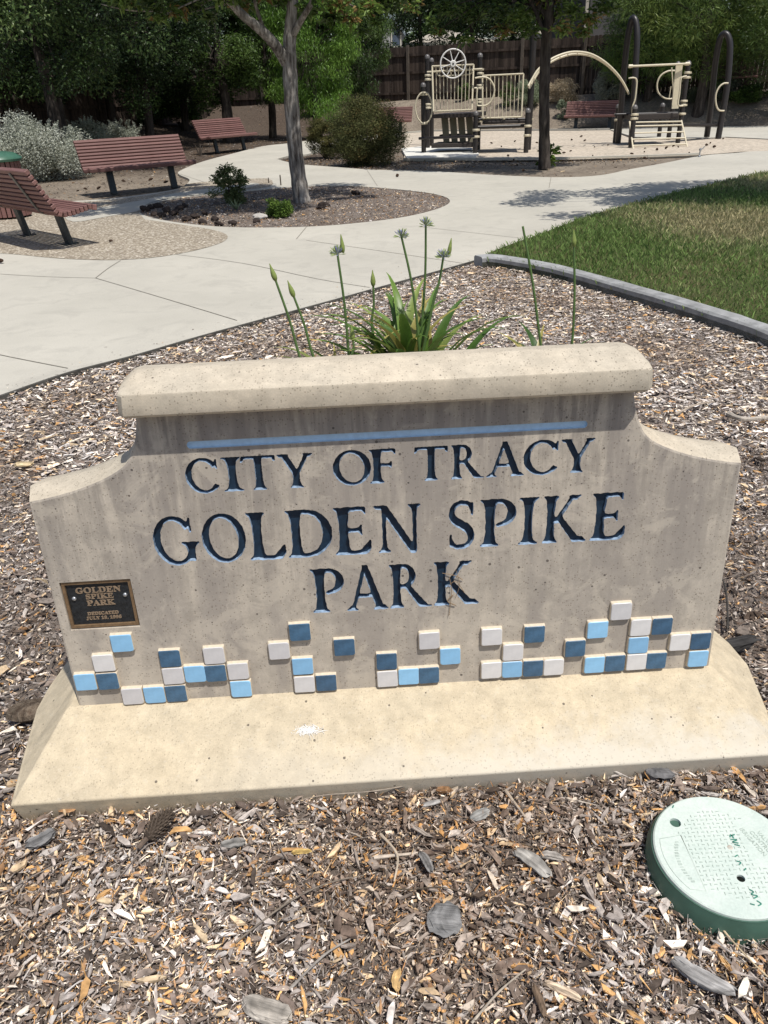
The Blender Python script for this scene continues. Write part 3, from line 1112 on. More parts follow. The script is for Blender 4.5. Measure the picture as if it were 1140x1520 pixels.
def simplify(P, tol):
    P = np.array(P)
    n = len(P)
    far = int(np.argmax(((P - P[0]) ** 2).sum(1)))

    def dp(a, b, idx):
        if b - a < 2: return
        p, q = P[a], P[b % n]
        d = q - p
        L = math.hypot(*d) + 1e-12
        m = np.arange(a + 1, b)
        dist = np.abs((P[m % n, 0] - p[0]) * d[1] - (P[m % n, 1] - p[1]) * d[0]) / L
        k = int(np.argmax(dist))
        if dist[k] > tol:
            idx.add(int(m[k]))
            dp(a, int(m[k]), idx); dp(int(m[k]), b, idx)
    idx = {0, far}
    dp(0, far, idx); dp(far, n, idx)
    return [tuple(P[i % n]) for i in sorted(idx)]


def area2(lp):
    a = np.array(lp); b = np.roll(a, -1, 0)
    return float((a[:, 0] * b[:, 1] - b[:, 0] * a[:, 1]).sum()) / 2


GLY = {}


def glyph(ch):
    if ch not in GLY:
        x, y, f = glyph_field(ch)
        lps = [simplify(l, .0035) for l in trace(x, y, f)]
        lps = [l for l in lps if abs(area2(l)) > .002]
        allp = np.array([p for l in lps for p in l])
        GLY[ch] = (lps, allp[:, 0].min(), allp[:, 0].max(), allp[:, 1].min(), allp[:, 1].max())
    return GLY[ch]


rows = [([('C', -0.463, -0.389), ('I', -0.38, -0.334), ('T', -0.337, -0.258), ('Y', -0.254, -0.174), ('O', -0.13, -0.043), ('F', -0.047, 0.014), ('T', 0.056, 0.133),
          ('R', 0.14, 0.216), ('A', 0.221, 0.309), ('C', 0.306, 0.386), ('Y', 0.392, 0.47)], .706, .789),
        ([('G', -0.56, -0.454), ('O', -0.447, -0.345), ('L', -0.340, -0.253), ('D', -0.249, -0.142), ('E', -0.137, -0.050), ('N', -0.042, 0.068), ('S', 0.134, 0.196),
          ('P', 0.209, 0.295), ('I', 0.301, 0.348), ('K', 0.359, 0.466), ('E', 0.475, 0.56)], .526, .650),
        ([('P', -0.203, -0.122), ('A', -0.119, -0.016), ('R', -0.012, 0.092), ('K', 0.097, 0.209)], .369, .492)]
letters = []
for row, h0, h1 in rows:
    for ch, u0, u1 in row:
        lps, a0, a1, b0, b1 = glyph(ch)
        ph = (h1 - h0)
        out = []
        for lp in lps:
            out.append([(u0 + (p[0] - a0) / (a1 - a0) * (u1 - u0), h0 + p[1] * ph) for p in lp])
        letters.append((ch, out))

# ---- wall outline (u, h), measured from the photo, mirrored
halfc = catmull([(.5475, .925), (.549, .900), (.5545, .862), (.568, .822), (.592, .785), (.638, .757), (.704, .7325), (.770, .7165), (.8215, .708)], 4)
right = [(.8258, .10)] + halfc[::-1]
outline = [(u, h) for u, h in right] + [(-u, h) for u, h in right[::-1]]      # ccw


def offs(poly, d):
    P = np.array(poly); n = len(P)
    out = []
    for i in range(n):
        a, b, c = P[i - 1], P[i], P[(i + 1) % n]
        e1 = (b - a) / (np.linalg.norm(b - a) + 1e-9); e2 = (c - b) / (np.linalg.norm(c - b) + 1e-9)
        n1 = np.array([e1[1], -e1[0]]); n2 = np.array([e2[1], -e2[0]])
        m = n1 + n2
        m /= np.linalg.norm(m) + 1e-9
        out.append(tuple(b + m * d / max(.5, m @ n1)))
    return out


def rrect(u0, u1, h0, h1, r, n=4):
    out = []
    for cx, cy, a0 in ((u1 - r, h0 + r, -90), (u1 - r, h1 - r, 0), (u0 + r, h1 - r, 90), (u0 + r, h0 + r, 180)):
        for k in range(n + 1):
            a = R(a0 + 90 * k / n)
            out.append((cx + r * math.cos(a), cy + r * math.sin(a)))
    return out


bar_lp = rrect(-.4485, .4485, .8135, .8305, .0078, 4)
plaque_lp = [(-.7985, .3605), (-.629, .3605), (-.6305, .495), (-.799, .495)]
inner = offs(outline, -.006)
holes = [lp for _, ls in letters for lp in ls]
flat, Ft = poly_fill([inner] + holes + [bar_lp, plaque_lp])
V = [(u, fd(h), h) for u, h in flat]
# tessellated triangles must look towards -depth (the viewer)
Fl = [list(f) for f in Ft]
bwall = MB()
bwall.add(V, Fl, 0)


def ring_pts(poly, dfun): return [(u, dfun(h), h) for u, h in poly]


mid_out = [(u * (1 + .020 * smooth((abs(u) - .5) / .3)), h + (.008 if h > .12 and h < .9 else 0)) for u, h in outline]
rings = [ring_pts(inner, fd), ring_pts(offs(outline, -.0015), lambda h: fd(h) + .0018), ring_pts(outline, lambda h: fd(h) + .0055),
         ring_pts(mid_out, lambda h: CD), ring_pts(outline, lambda h: 2 * CD - fd(h) - .007), ring_pts(inner, lambda h: 2 * CD - fd(h))]
n_o = len(outline)
Vr = [p for r_ in rings for p in r_]
Fr = []
for i in range(len(rings) - 1):
    for k in range(n_o):
        k2 = (k + 1) % n_o
        Fr.append([i * n_o + k, i * n_o + k2, (i + 1) * n_o + k2, (i + 1) * n_o + k][::-1])
nf0 = n_o * 1
bwall.add(Vr, Fr[:nf0], 0, True)
base_ = len(bwall.v) - len(Vr)
for f_ in Fr[nf0:]:
    bwall.f.append([base_ + i for i in f_]); bwall.m.append(1); bwall.s.append(True)
fb, Fb = poly_fill([inner])
bwall.add([(u, 2 * CD - fd(h), h) for u, h in fb], [list(f)[::-1] for f in Fb], 0)
wall = bwall.build('wall', [M['face'], M['cap']], sign)

REC = .0115


def recess(lps, name, mats, depth, parent, u_=None):
    """walls and floor of a pocket sunk into the face"""
    b = MB()
    for lp in lps:
        n = len(lp)
        Vv = [(u, fd(h), h) for u, h in lp] + [(u, fd(h) + depth, h + (-.0000)) for u, h in lp]
        b.add(Vv, [[k, (k + 1) % n, n + (k + 1) % n, n + k] for k in range(n)], 1, False)
    fl, Ff = poly_fill(lps)
    b.add([(u, fd(h) + depth, h) for u, h in fl], [list(f) for f in Ff], 0)
    return b.build(name, mats, parent)


for ch, lps in letters:
    recess(lps, 'letter', [M['navy'], M['letter_edge']], REC, sign)
recess([bar_lp], 'blue_bar', [M['bar_blue'], M['bar_blue']], .007, sign)
recess([plaque_lp], 'plaque_pocket', [M['face'], M['face']], .012, sign)

# ---- plaque
Mf = Matrix(((1, 0, 0), (0, TB, -1), (0, 1, 0)))


def on_face(x, y, z):   # face coords: x along, y up, z out of the face
    return (x, fd(y) - z, y)


pb = MB()
u0, u1, h0, h1 = -.7965, -.6325, .3635, .492
hc = (h0 + h1) / 2
pb.add([on_face(*p) for p in [(u0, h0, -.009), (u1, h0, -.009), (u1, h1, -.009), (u0, h1, -.009)]], [(0, 1, 2, 3)], 0)
plaque = pb.build('plaque', [M['plaque_black']], sign)
rb = MB()
w = .0068
for (a0, b0, a1, b1) in ((u0, h0, u1, h0 + w), (u0, h1 - w, u1, h1), (u0, h0 + w, u0 + w, h1 - w), (u1 - w, h0 + w, u1, h1 - w)):
    Vq = [on_face(x_, y_, z_) for z_ in (-.0088, -.0035) for x_, y_ in ((a0, b0), (a1, b0), (a1, b1), (a0, b1))]
    rb.add(Vq, [(4, 5, 6, 7), (0, 1, 5, 4), (1, 2, 6, 5), (2, 3, 7, 6), (3, 0, 4, 7)], 0)
rb.build('plaque_rim', [M['bronze']], plaque)
bolt_me = MB().lathe([(.0056, 0), (.0054, .002), (.0040, .0038), (.0018, .0047), (.0003, .0049)], n=16, M=np.array([[1, 0, 0], [0, 0, -1], [0, 1, 0]])).mesh('bolt', [M['bolt']])
for bu, bh in ((-.7755, .4445), (-.6525, .4475)):
    o = link('bolt', bolt_me, plaque)
    o.location = on_face(bu, bh, -.0085)


def mathb(s):
    return ''.join(chr(0x1D400 + ord(c) - 65) if 'A' <= c <= 'Z' else (chr(0x1D7CE + int(c)) if c.isdigit() else c) for c in s)


def text_mesh(name, body, size, mat, extrude, sx=1.0, offset=0.0):
    cu = bpy.data.curves.new(name, 'FONT')
    cu.body = body
    cu.size = size
    cu.align_x = 'CENTER'
    cu.extrude = extrude
    cu.offset = offset
    cu.resolution_u = 3
    to = bpy.data.objects.new(name, cu)
    C.objects.link(to)
    dg = bpy.context.evaluated_depsgraph_get()
    me = bpy.data.meshes.new_from_object(to.evaluated_get(dg))
    bpy.data.objects.remove(to)
    bpy.data.curves.remove(cu)
    me.name = name
    me.materials.clear()
    me.materials.append(mat)
    for v in me.vertices: v.co.x *= sx
    return me


for txt, hh, sz, sx in (('GOLDEN', .4580, .0215, 1.18), ('SPIKE', .4410, .0195, 1.15), ('PARK', .4225, .0205, 1.2), ('DEDICATED', .3960, .0115, 1.12), ('JULY 19, 1996', .3830, .0115, 1.12)):
    me = text_mesh('plaque_lettering', mathb(txt), sz, M['plaque_letter'], .0008, sx, .0003)
    for v in me.vertices:
        X_, Y_, Z_ = v.co
        v.co = on_face(-.7145 + X_, hh + Y_, -.0082 + Z_)
    link('plaque_lettering', me, plaque)

# ---- glazed tiles on a 55 x 53 mm grid
tiles = [('b', -0.679, 0.321), ('w', -0.734, 0.266), ('b', -0.79, 0.212), ('d', -0.734, 0.21), ('w', -0.681, 0.159), ('b', -0.625, 0.159), ('d', -0.57, 0.159), ('d', -0.569, 0.267),
         ('w', -0.569, 0.214), ('b', -0.514, 0.216), ('d', -0.462, 0.214), ('w', -0.459, 0.268), ('w', -0.405, 0.216), ('b', -0.404, 0.161), ('d', -0.24, 0.322), ('w', -0.296, 0.27),
         ('b', -0.241, 0.219), ('w', -0.241, 0.163), ('d', -0.185, 0.163), ('d', -0.132, 0.269), ('d', -0.027, 0.218), ('w', -0.027, 0.164), ('b', 0.028, 0.167), ('d', 0.081, 0.167),
         ('w', 0.083, 0.273), ('b', 0.136, 0.222), ('w', 0.242, 0.273), ('w', 0.298, 0.222), ('w', 0.243, 0.17), ('b', 0.297, 0.169), ('d', 0.352, 0.168), ('w', 0.406, 0.168),
         ('d', 0.351, 0.273), ('d', 0.459, 0.222), ('b', 0.513, 0.275), ('w', 0.569, 0.326), ('w', 0.624, 0.274), ('b', 0.623, 0.22), ('w', 0.624, 0.168), ('b', 0.513, 0.167),
         ('d', 0.567, 0.168), ('d', 0.679, 0.274), ('d', 0.676, 0.168), ('w', 0.732, 0.221), ('d', 0.786, 0.221), ('b', 0.787, 0.166)]


def tile_mesh(col, var):
    r2 = np.random.default_rng(var)
    b = MB()
    rr = [.0035 + .0045 * r2.random() for _ in range(4)]
    w_, h_ = .0268, .0257

    def rr_loop(w, h, z, k):
        out = []
        for q, (sx, sy, a0) in enumerate(((1, -1, -90), (1, 1, 0), (-1, 1, 90), (-1, -1, 180))):
            r_ = rr[q] * k
            for j in range(4):
                a = R(a0 + 30 * j)
                out.append((sx * (w - r_) + r_ * math.cos(a), sy * (h - r_) + r_ * math.sin(a), z))
        return out
    L0 = rr_loop(w_ + .0006, h_ + .0006, -.003, .3)
    L1 = rr_loop(w_, h_, .0085, .7)
    L2 = rr_loop(w_ - .0006, h_ - .0008, .0098, .9)
    L3 = rr_loop(w_ - .0020, h_ - .0022, .0112, 1)
    n = 16
    Vv = [(p[0], -p[2], p[1]) for L in (L0, L1, L2, L3) for p in L]
    Ff, mi = [], []
    for i in range(3):
        b.add([], [], 0)
        for k in range(n):
            Ff.append([i * n + k, i * n + (k + 1) % n, (i + 1) * n + (k + 1) % n, (i + 1) * n + k])
            mi.append(0 if i < 2 else 1)
    Ff.append([3 * n + k for k in range(n)]); mi.append(1)
    me = np_mesh('tile', Vv, Ff, [M['grout'], col], fmat=mi)
    return me


tm = {c: [tile_mesh(M[m], i + 10 * j) for i in range(4)] for j, (c, m) in enumerate((('b', 'tile_blue'), ('w', 'tile_white'), ('d', 'tile_navy')))}
for i, (c, u, h) in enumerate(tiles):
    o = link('tile', tm[c][i % 4], sign)
    o.location = (u, fd(h), h)
    o.rotation_euler = (-R(4), random.uniform(-.012, .012), 0)

# ---- cap
cb = MB()
cap_o = [(-.572, 0), (.572, 0)]
hd = .1375         # half depth
prof = [(.0, .9125, -.010, .0), (.003, .9075, .0, .0)]
# rings in plan (half-width, half-depth, height)
capr = [(.548, .070, .890, 0), (.560, .112, .9015, 0), (.5695, .1320, .9070, 0), (.5725, .1362, .9130, .003), (.5725, .1370, .9200, .004), (.5685, .1368, .9560, .008), (.5665, .1350, .9595, .009),
        (.5640, .1310, .9612, .010), (.5560, .100, .9690, .010), (.548, .070, .9760, .009), (.540, .050, .9800, .008), (.534, .038, .9815, .006)]


def plan(hw, hdp, z, bulge, n=9):
    pts = []
    for s in (1,):
        pass
    rr_ = min(.012, hdp * .4)
    # front left -> front right -> back right -> back left with a slightly bowed end
    fr = [(-hw + rr_, -hdp), (hw - rr_, -hdp)]
    def end(sg):
        e = []
        for t in (-1, -.6, 0, .6, 1):
            e.append((sg * (hw + bulge * (1 - t * t)), t * (hdp - rr_)))
        return e
    pts = fr + end(1) + [(hw - rr_, hdp), (-hw + rr_, hdp)] + end(-1)[::-1]
    return [(p[0], CD + p[1], z) for p in pts]


# the cap's underside meets the wall; front lip stands 4 cm proud of the face
capr = [(a, b - .036, c, d) for a, b, c, d in capr]
cr = [plan(*q) for q in capr]
n = len(cr[0])
Vc = [p for r_ in cr for p in r_]
Fc = [[i * n + k, i * n + (k + 1) % n, (i + 1) * n + (k + 1) % n, (i + 1) * n + k] for i in range(len(cr) - 1) for k in range(n)]
Fc.append([(len(cr) - 1) * n + k for k in range(n)])
Fc.append([k for k in range(n)][::-1])
cb.add(Vc, Fc, 0, True)
capo = cb.build('cap', [M['cap']], sign)
capo.data.set_sharp_from_angle(angle=R(27))

# ---- footing
def plan2(uf, um, ub, hdp, z):
    sgn = []
    q_ = (um - uf)
    right_ = [(uf, -hdp), (uf + q_ * .55, -hdp * .55), (um, -.0), (um - (um - ub) * .12, hdp * .30), (ub, hdp)]
    left_ = [(-ub - .02, hdp), (-(um - (um - ub) * .15), hdp * .28), (-um + .006, .0), (-(uf + .02 + (q_ - .026) * .48), -hdp * .55), (-uf - .020, -hdp)]
    return [(p[0], CD + p[1], z) for p in right_ + left_]


fr_ = [plan2(.908, .984, .914, .311, -.06), plan2(.925, 1.0, .93, .328, .032), plan2(.922, .997, .928, .3255, .0365), plan2(.917, .992, .923, .320, .0385), plan2(.838, .864, .838, .118, .128), plan2(.828, .852, .828, .106, .1335)]
n = 10
Vc = [p for r_ in fr_ for p in r_]
Fc = [[i * n + k, i * n + (k + 1) % n, (i + 1) * n + (k + 1) % n, (i + 1) * n + k] for i in range(len(fr_) - 1) for k in range(n)]
Fc.append([(len(fr_) - 1) * n + k for k in range(n)])
ft = np_mesh('footing', Vc, Fc, M['footing'])
fo = link('footing', ft, sign)
bv = fo.modifiers.new('bevel', 'BEVEL'); bv.width = .0025; bv.segments = 2; bv.limit_method = 'ANGLE'; bv.angle_limit = R(12)


def sign_pt(u, d, h):
    c, s = math.cos(YAW), math.sin(YAW)
    return np.array([S0[0] + u * c - d * s, S0[1] + u * s + d * c, h])


# ---- white splat / fluff on the footing
def foot_z(d): return .0395 + (.128 - .0395) * ((d - (CD - .316)) / (.316 - .118))
sp = MB()
r3 = np.random.default_rng(5)
for i in range(320):
    a = r3.uniform(0, 6.28); L = r3.uniform(.003, .010) * (3.4 if r3.random() < .04 else 1)
    p0 = sign_pt(-.236 + r3.normal(0, .015) , -.098 + r3.normal(0, .0045) * (1 + .0), 0)
    p1 = p0 + np.array([math.cos(a) * L * 1.2, math.sin(a) * L * .9, 0])
    u_, d0 = 0, (p0 - np.array([*S0, 0])) @ np.array([-math.sin(YAW), math.cos(YAW), 0])
    d1 = (p1 - np.array([*S0, 0])) @ np.array([-math.sin(YAW), math.cos(YAW), 0])
    p0[2] = foot_z(d0) + .001; p1[2] = foot_z(d1) + .001
    pm = (p0 + p1) / 2; pm[2] += r3.uniform(.0005, .004)
    sp.tube([p0, pm, p1], [r3.uniform(.0003, .0011), r3.uniform(.0004, .0012), .0002], 5)
tag(sp.build('feather_tuft', simple('white_fluff', (.8, .78, .74), .9, .05, 40, .1, 0)), 'small white fluffy tuft stuck on the sloped footing of the sign', 'feather tuft')

# ---- dry twigs caught in the letter K of PARK
tw = MB()
for pts, r_ in (([(.118, .462, .002), (.150, .455, .006), (.168, .440, .003)], .0009), ([(.135, .45, .003), (.140, .41, .006), (.133, .34, .005)], .0008),
                ([(.128, .42, .002), (.15, .44, .007), (.172, .405, .004)], .0007), ([(.145, .40, .003), (.130, .385, .006), (.15, .37, .004)], .0012),
                ([(.150, .47, .002), (.160, .43, .004), (.150, .39, .003)], .0006)):
    tw.tube([sign_pt(a, fd(b) - c, b) for a, b, c in catmull(pts, 5)], r_, 5)
tag(tw.build('dry_twigs', simple('dry_grass', (.26, .18, .11), .9, .25, 40, .1, 0)), 'dry grass twigs caught in the engraved letter K of the third line', 'twigs')

# ------------------------------------------------------------------ valve box lid
def lid_material():
    t = NT('pale_green_plastic')
    co = t.coords()
    f = t.noise(co, 14, 6, .65)
    g = t.noise(co, 220, 3, .6)
    c = t.mix(t.ramp(f, [(.3, 0), (.7, 1)]), (.50, .58, .52), (.62, .67, .61))
    c = t.mix(1.0, c, t.ramp(g, [(.3, .92), (.7, 1.05)]), 'MULTIPLY')
    return t.done(c, .7, t.bump(g, .1, .001), .3)


M['lid'] = lid_material()
M['lid_side'] = simple('dark_green_plastic', (.055, .115, .085), .5, .2, 16, .4, .05)
M['lid_print'] = simple('lid_wear', (.40, .46, .41), .8, .2, 40, .2, 0)
M['ink'] = simple('green_marker', (.05, .22, .16), .7, .3, 60, .2, 0)
M['hole'] = simple('dark_void', (.01, .012, .01), .9, .1, 10, .1, 0)
vb = empty('valve_box', (LIDC[0], LIDC[1], 0), 0)
tag(vb, 'round pale green plastic valve box lid set in the wood chips by the footing', 'valve box')
ZT = .044
lr = LIDR
def circ(cx, cy, r_, n): return [(cx + r_ * math.cos(2 * math.pi * k / n), cy + r_ * math.sin(2 * math.pi * k / n)) for k in range(n)]
h_big = (.004, -.062); h_small = (-.082, .080)
l1 = [circ(0, 0, lr - .003, 64), circ(*h_big, .0085, 20), circ(*h_small, .012, 20)]
fl, Ff = poly_fill(l1)
lb = MB()
lb.add([(x_, y_, ZT) for x_, y_ in fl], [list(f) for f in Ff], 0)
ra = [[(x_, y_, z_) for x_, y_ in circ(0, 0, r_, 64)] for r_, z_ in ((lr - .003, ZT), (lr, ZT - .0025), (lr + .0005, ZT - .009))]
lb.add([p for r_ in ra for p in r_], [[i * 64 + k, (i + 1) * 64 + k, (i + 1) * 64 + (k + 1) % 64, i * 64 + (k + 1) % 64] for i in range(2) for k in range(64)], 0, True)
for (cx, cy), r_, dep in ((h_big, .0085, .03), (h_small, .012, .008)):
    c0 = circ(cx, cy, r_, 20)
    lb.add([(x_, y_, ZT) for x_, y_ in c0] + [(x_, y_, ZT - dep) for x_, y_ in c0], [[k, 20 + k, 20 + (k + 1) % 20, (k + 1) % 20] for k in range(20)] + [[20 + k for k in range(20)]], 0)
lidm = lb.build('lid', [M['lid']], vb)
MB().lathe([(.0045, 0), (.0045, .0006)], (h_small[0] + .002, h_small[1] - .003, ZT - .0078), 16).build('bolt_hole', [M['hole']], lidm)
MB().lathe([(.0082, 0), (.0082, .001)], (h_big[0], h_big[1], ZT - .006), 20).build('key_hole_shade', [M['hole']], lidm)  # black disc puts the shade inside the key hole in as colour
MB().lathe([(lr + .012, -.05), (lr + .010, .02), (lr + .0035, ZT - .012), (lr + .0032, ZT - .0075), (lr - .006, ZT - .007)], (0, 0, 0), 64).build('box_body', [M['lid_side']], vb)
tr = MB()
k = 0
for i in range(-11, 12):
    for j in range(-11, 12):
        x_, y_ = i * .0105, j * .0105
        if math.hypot(x_, y_) > .108 or math.hypot(x_ - h_big[0], y_ - h_big[1]) < .015 or math.hypot(x_ - h_small[0], y_ - h_small[1]) < .02 or (x_ < -.078 and y_ < .05): continue
        if .045 < x_ < .10 and abs(y_ - .02) < .062: continue
        hor = (i + j) % 2 == 0
        a, b_ = (.0036, .0011) if hor else (.0011, .0036)
        Vv = [(x_ + sx * a * q, y_ + sy * b_ * q, ZT + z_) for z_, q in ((.0, 1), (.0011, .6)) for sx, sy in ((-1, -1), (1, -1), (1, 1), (-1, 1))]
        tr.add(Vv, [(4, 5, 6, 7), (0, 1, 5, 4), (1, 2, 6, 5), (2, 3, 7, 6), (3, 0, 4, 7)])
tr.build('tread_ridge', [M['lid_print']], lidm)['kind'] = 'stuff'
# raised panel outlines and raised wording
pn = MB()
ch_ = [(-.078 + .0, .045), (-.078, -.085)]
arc = [(-(lr - .014) * math.cos(a), (lr - .014) * math.sin(a)) for a in np.linspace(R(22), R(-42), 14)]
pn.tube([(*p, ZT) for p in ([(-.082, .047)] + arc[1:-1] + [(-.078, -.088)])], .0009, 6, closed=True)
for q in range(15):
    t_ = q / 14
    cx = -.1085 + .012 * (2 * t_ - 1) ** 2; cy = .030 - .095 * t_
    pn.box((cx, cy, ZT + .0003), (.0075, .0042 if q % 3 else .0016, .0008))
pn.build('rim_panel', [M['lid_print']], lidm)
for body, x_, y_, sz, rz in (('IRRIGATION', .062, .022, .0135, -72), ('CONTROL', .079, .018, .0135, -72), ('VALVE BOX', .095, .014, .0135, -72)):
    me = text_mesh('lid_lettering', body, sz, M['lid_print'], .0006)
    o = link('lid_lettering', me, lidm)
    o.location = (x_, y_, ZT + .0004)
    o.rotation_euler = (0, 0, R(rz))
for st in ([(.022, .036), (.026, .043), (.029, .033)], [(.021, .031), (.034, .029), (.022, .024), (.034, .021)], [(.024, .018), (.034, .014)], [(.026, .040), (.035, .043)],
           [(.012, -.012), (.020, -.008)], [(.011, -.022), (.019, -.026), (.013, -.031)], [(.024, -.040), (.017, -.045)],
           [(.010, -.088), (.016, -.094), (.009, -.099), (.020, -.103), (.010, -.108)], [(.014, -.113), (.020, -.120), (.012, -.124)], [(-.002, -.119), (.006, -.122)],
           [(-.075, .119), (-.070, .126)]):
    pts = catmull(st, 3)
    ik = MB()
    for a, b in zip(pts[:-1], pts[1:]):
        a, b = np.array(a), np.array(b); d = (b - a) / (np.linalg.norm(b - a) + 1e-9); n_ = np.array([-d[1], d[0]]) * .0013
        ik.add([(*(a - n_), ZT + .0013), (*(b - n_), ZT + .0013), (*(b + n_), ZT + .0013), (*(a + n_), ZT + .0013)], [(0, 1, 2, 3)])
    ik.build('marker_scrawl', [M['ink']], lidm)
MB().lathe([(.006, 0), (.005, .0008), (.001, .001)], (.012, .012, ZT), 16).build('screw_plug', [simple('plug', (.50, .45, .38), .6, .1, 60, .3, 0)], lidm)

# ------------------------------------------------------------------ single pieces lying in the chips
def chunk(_n, px, py, L, W, T_, rz, col, label, cat, zb=.004, seed=0, tilt=(0, 0), strands=True):
    name = cat.replace(' ', '_')
    L, W, T_ = L * 1.22, W * 1.22, T_ * 1.3
    r4 = np.random.default_rng(seed + 100)
    c0 = G(px, py, zb)
    nseg, nr = 10, 14
    zb -= .009
    Vv, cl = [], []
    ridge = 1 + r4.normal(0, .13, nr)
    e0 = r4.uniform(0, .16, nr); e1 = r4.uniform(0, .16, nr)
    bend = r4.normal(0, .05) * L
    shade_k = r4.uniform(.6, 1.45, nr)
    for i in range(nseg + 1):
        t = i / nseg
        w = W * (.72 + .28 * math.sin(math.pi * t)) * r4.uniform(.92, 1.06)
        th = T_ * r4.uniform(.75, 1.05)
        for k in range(nr):
            a = 2 * math.pi * k / nr
            ca, sa = math.cos(a), math.sin(a)
            q = (abs(ca) ** 3.2 + abs(sa) ** 3.2) ** (-1 / 3.2) * ridge[k] * (1 + r4.normal(0, .035))
            if i in (0, nseg): q *= .55
            tt = e0[k] + (1 - e0[k] - e1[k]) * t
            Vv.append(((tt - .5) * L, ca * w / 2 * q + bend * math.sin(math.pi * t), max(-T_ * .5, sa * th / 2 * q)))
            g_ = shade_k[k] * (1 + .18 * math.sin(t * 9 + seed + k)) + r4.normal(0, .10)
            cl.append(np.array(col) * max(.35, g_))
    Ff = [[i * nr + k, i * nr + (k + 1) % nr, (i + 1) * nr + (k + 1) % nr, (i + 1) * nr + k] for i in range(nseg) for k in range(nr)]
    Ff.append([k for k in range(nr)]); Ff.append([nseg * nr + k for k in range(nr)][::-1])
    o = link(name, np_mesh(name, Vv, Ff, M['chunk'], np.array(cl)))
    o.location = (c0[0], c0[1], zb + T_ * .42)
    o.rotation_euler = (tilt[0], tilt[1], rz)
    return tag(o, label, cat)


GREYC, DARKC, TANC, PALEC = (.38, .355, .32), (.085, .078, .074), (.46, .30, .15), (.52, .46, .38)
chunk('bark_chunk', 790, 1280, .085, .026, .012, R(-48), GREYC, 'long grey splintered bark chunk below the middle of the footing', 'bark chunk', seed=1)
chunk('bark_chunk', 660, 1363, .062, .050, .012, R(-8), (.20, .195, .19), 'broad dark slate grey bark slab in the foreground chips', 'bark chunk', seed=2)
chunk('bark_chunk', 1045, 1448, .100, .026, .016, R(-36), (.33, .315, .30), 'long dark weathered bark chunk below the valve lid with pale broken top', 'bark chunk', seed=3)
chunk('bark_chunk', 980, 1147, .062, .030, .014, R(-10), (.17, .165, .165), 'dark bark chunk touching the front edge of the footing at right', 'bark chunk', seed=4)
chunk('bark_chunk', 395, 1497, .092, .030, .014, R(-18), (.40, .36, .31), 'pale fibrous bark strip at the bottom edge of the photo', 'bark chunk', seed=5)
chunk('bark_chunk', 632, 1278, .050, .015, .010, R(-68), (.20, .19, .18), 'narrow grey bark chunk standing between two pale sticks', 'bark chunk', seed=6)
chunk('bark_chunk', 712, 1208, .046, .022, .010, R(28), (.30, .29, .27), 'grey bark chip just below the middle front edge of the footing', 'bark chunk', seed=7)
chunk('bark_chunk', 820, 1270, .046, .014, .008, R(-15), (.30, .27, .24), 'small ridged grey bark chip right of the long splintered chunk', 'bark chunk', seed=8)
chunk('bark_chunk', 835, 1470, .062, .012, .009, R(-28), (.60, .47, .34), 'pale peach wood splinter near the bottom right foreground', 'wood splinter', seed=9)
chunk('bark_chunk', 345, 1250, .052, .016, .009, R(8), (.20, .19, .175), 'dark grey gnarled bark bit right of the cone', 'bark chunk', seed=10)
chunk('bark_chunk', 447, 1262, .040, .011, .006, R(3), (.52, .36, .13), 'bright yellow wood splinter below the footing', 'wood splinter', seed=11)
chunk('bark_chunk', 590, 1452, .038, .014, .006, R(84), (.55, .36, .16), 'bright orange upright wood splinter near the bottom middle', 'wood splinter', seed=12)
chunk('bark_chunk', 100, 1197, .040, .020, .006, R(0), (.42, .24, .12), 'rusty orange chip against the footing corner at left', 'wood splinter', seed=13)
chunk('bark_chunk', 800, 1483, .055, .012, .010, R(-78), (.20, .14, .095), 'brown upright bark splinter at the bottom of the photo', 'wood splinter', seed=14)
chunk('bark_chunk', 640, 1190, .040, .012, .007, R(15), (.33, .31, .29), 'grey chip leaning on the footing front', 'bark chunk', seed=15)
chunk('bark_chunk', 60, 1243, .060, .030, .012, R(35), (.17, .165, .16), 'grey flat bark slab below the left footing corner', 'bark chunk', seed=16)

chunk('bark_chunk', 165, 700, .11, .03, .012, R(8), (.34, .33, .32), 'pale grey bark slab in the chips left of the cap', 'bark chunk', seed=17)
chunk('bark_chunk', 35, 688, .085, .035, .012, R(-8), (.55, .43, .26), 'tan wood chip with a pale face beside the left shoulder of the sign', 'wood splinter', seed=18)
chunk('bark_chunk', 1085, 960, .16, .03, .03, R(14), (.055, .052, .05), 'charred black stick beside the right end of the footing', 'burnt stick', seed=19)



def stick(pts_px, rad, col, label, zb=.006, arch=.01):
    P = []
    zb -= .010
    n = len(pts_px)
    for i, (a, b) in enumerate(pts_px):
        p = G(a, b, zb); p[2] = zb + rad + arch * math.sin(math.pi * i / max(1, n - 1))
        P.append(p)
    P = catmull(P, 5)
    mb = MB()
    rr_ = np.linspace(1, .55, len(P)) * rad * (1 + .12 * np.sin(np.arange(len(P)) * 1.7))
    mb.tube(P, rr_, 7)
    o = mb.build('stick', [simple('stick_wood', col, .9, .3, 50, .15, .3)])
    return tag(o, label, 'stick')


stick([(1080, 618), (1100, 628), (1128, 627), (1180, 618)], .014, (.42, .37, .31), 'thick pale curved branch lying right of the sign top')
stick([(1002, 617), (1030, 606), (1060, 598)], .006, (.40, .33, .26), 'thin brown stick lying behind the right shoulder of the sign')
stick([(560, 1312), (600, 1325), (660, 1322), (722, 1338)], .0016, (.09, .07, .05), 'thin dark twig in the chips above the broad slate slab')
stick([(1042, 1340), (1080, 1395), (1118, 1436), (1160, 1470)], .0022, (.50, .40, .26), 'long straw coloured stalk running down from the valve lid')

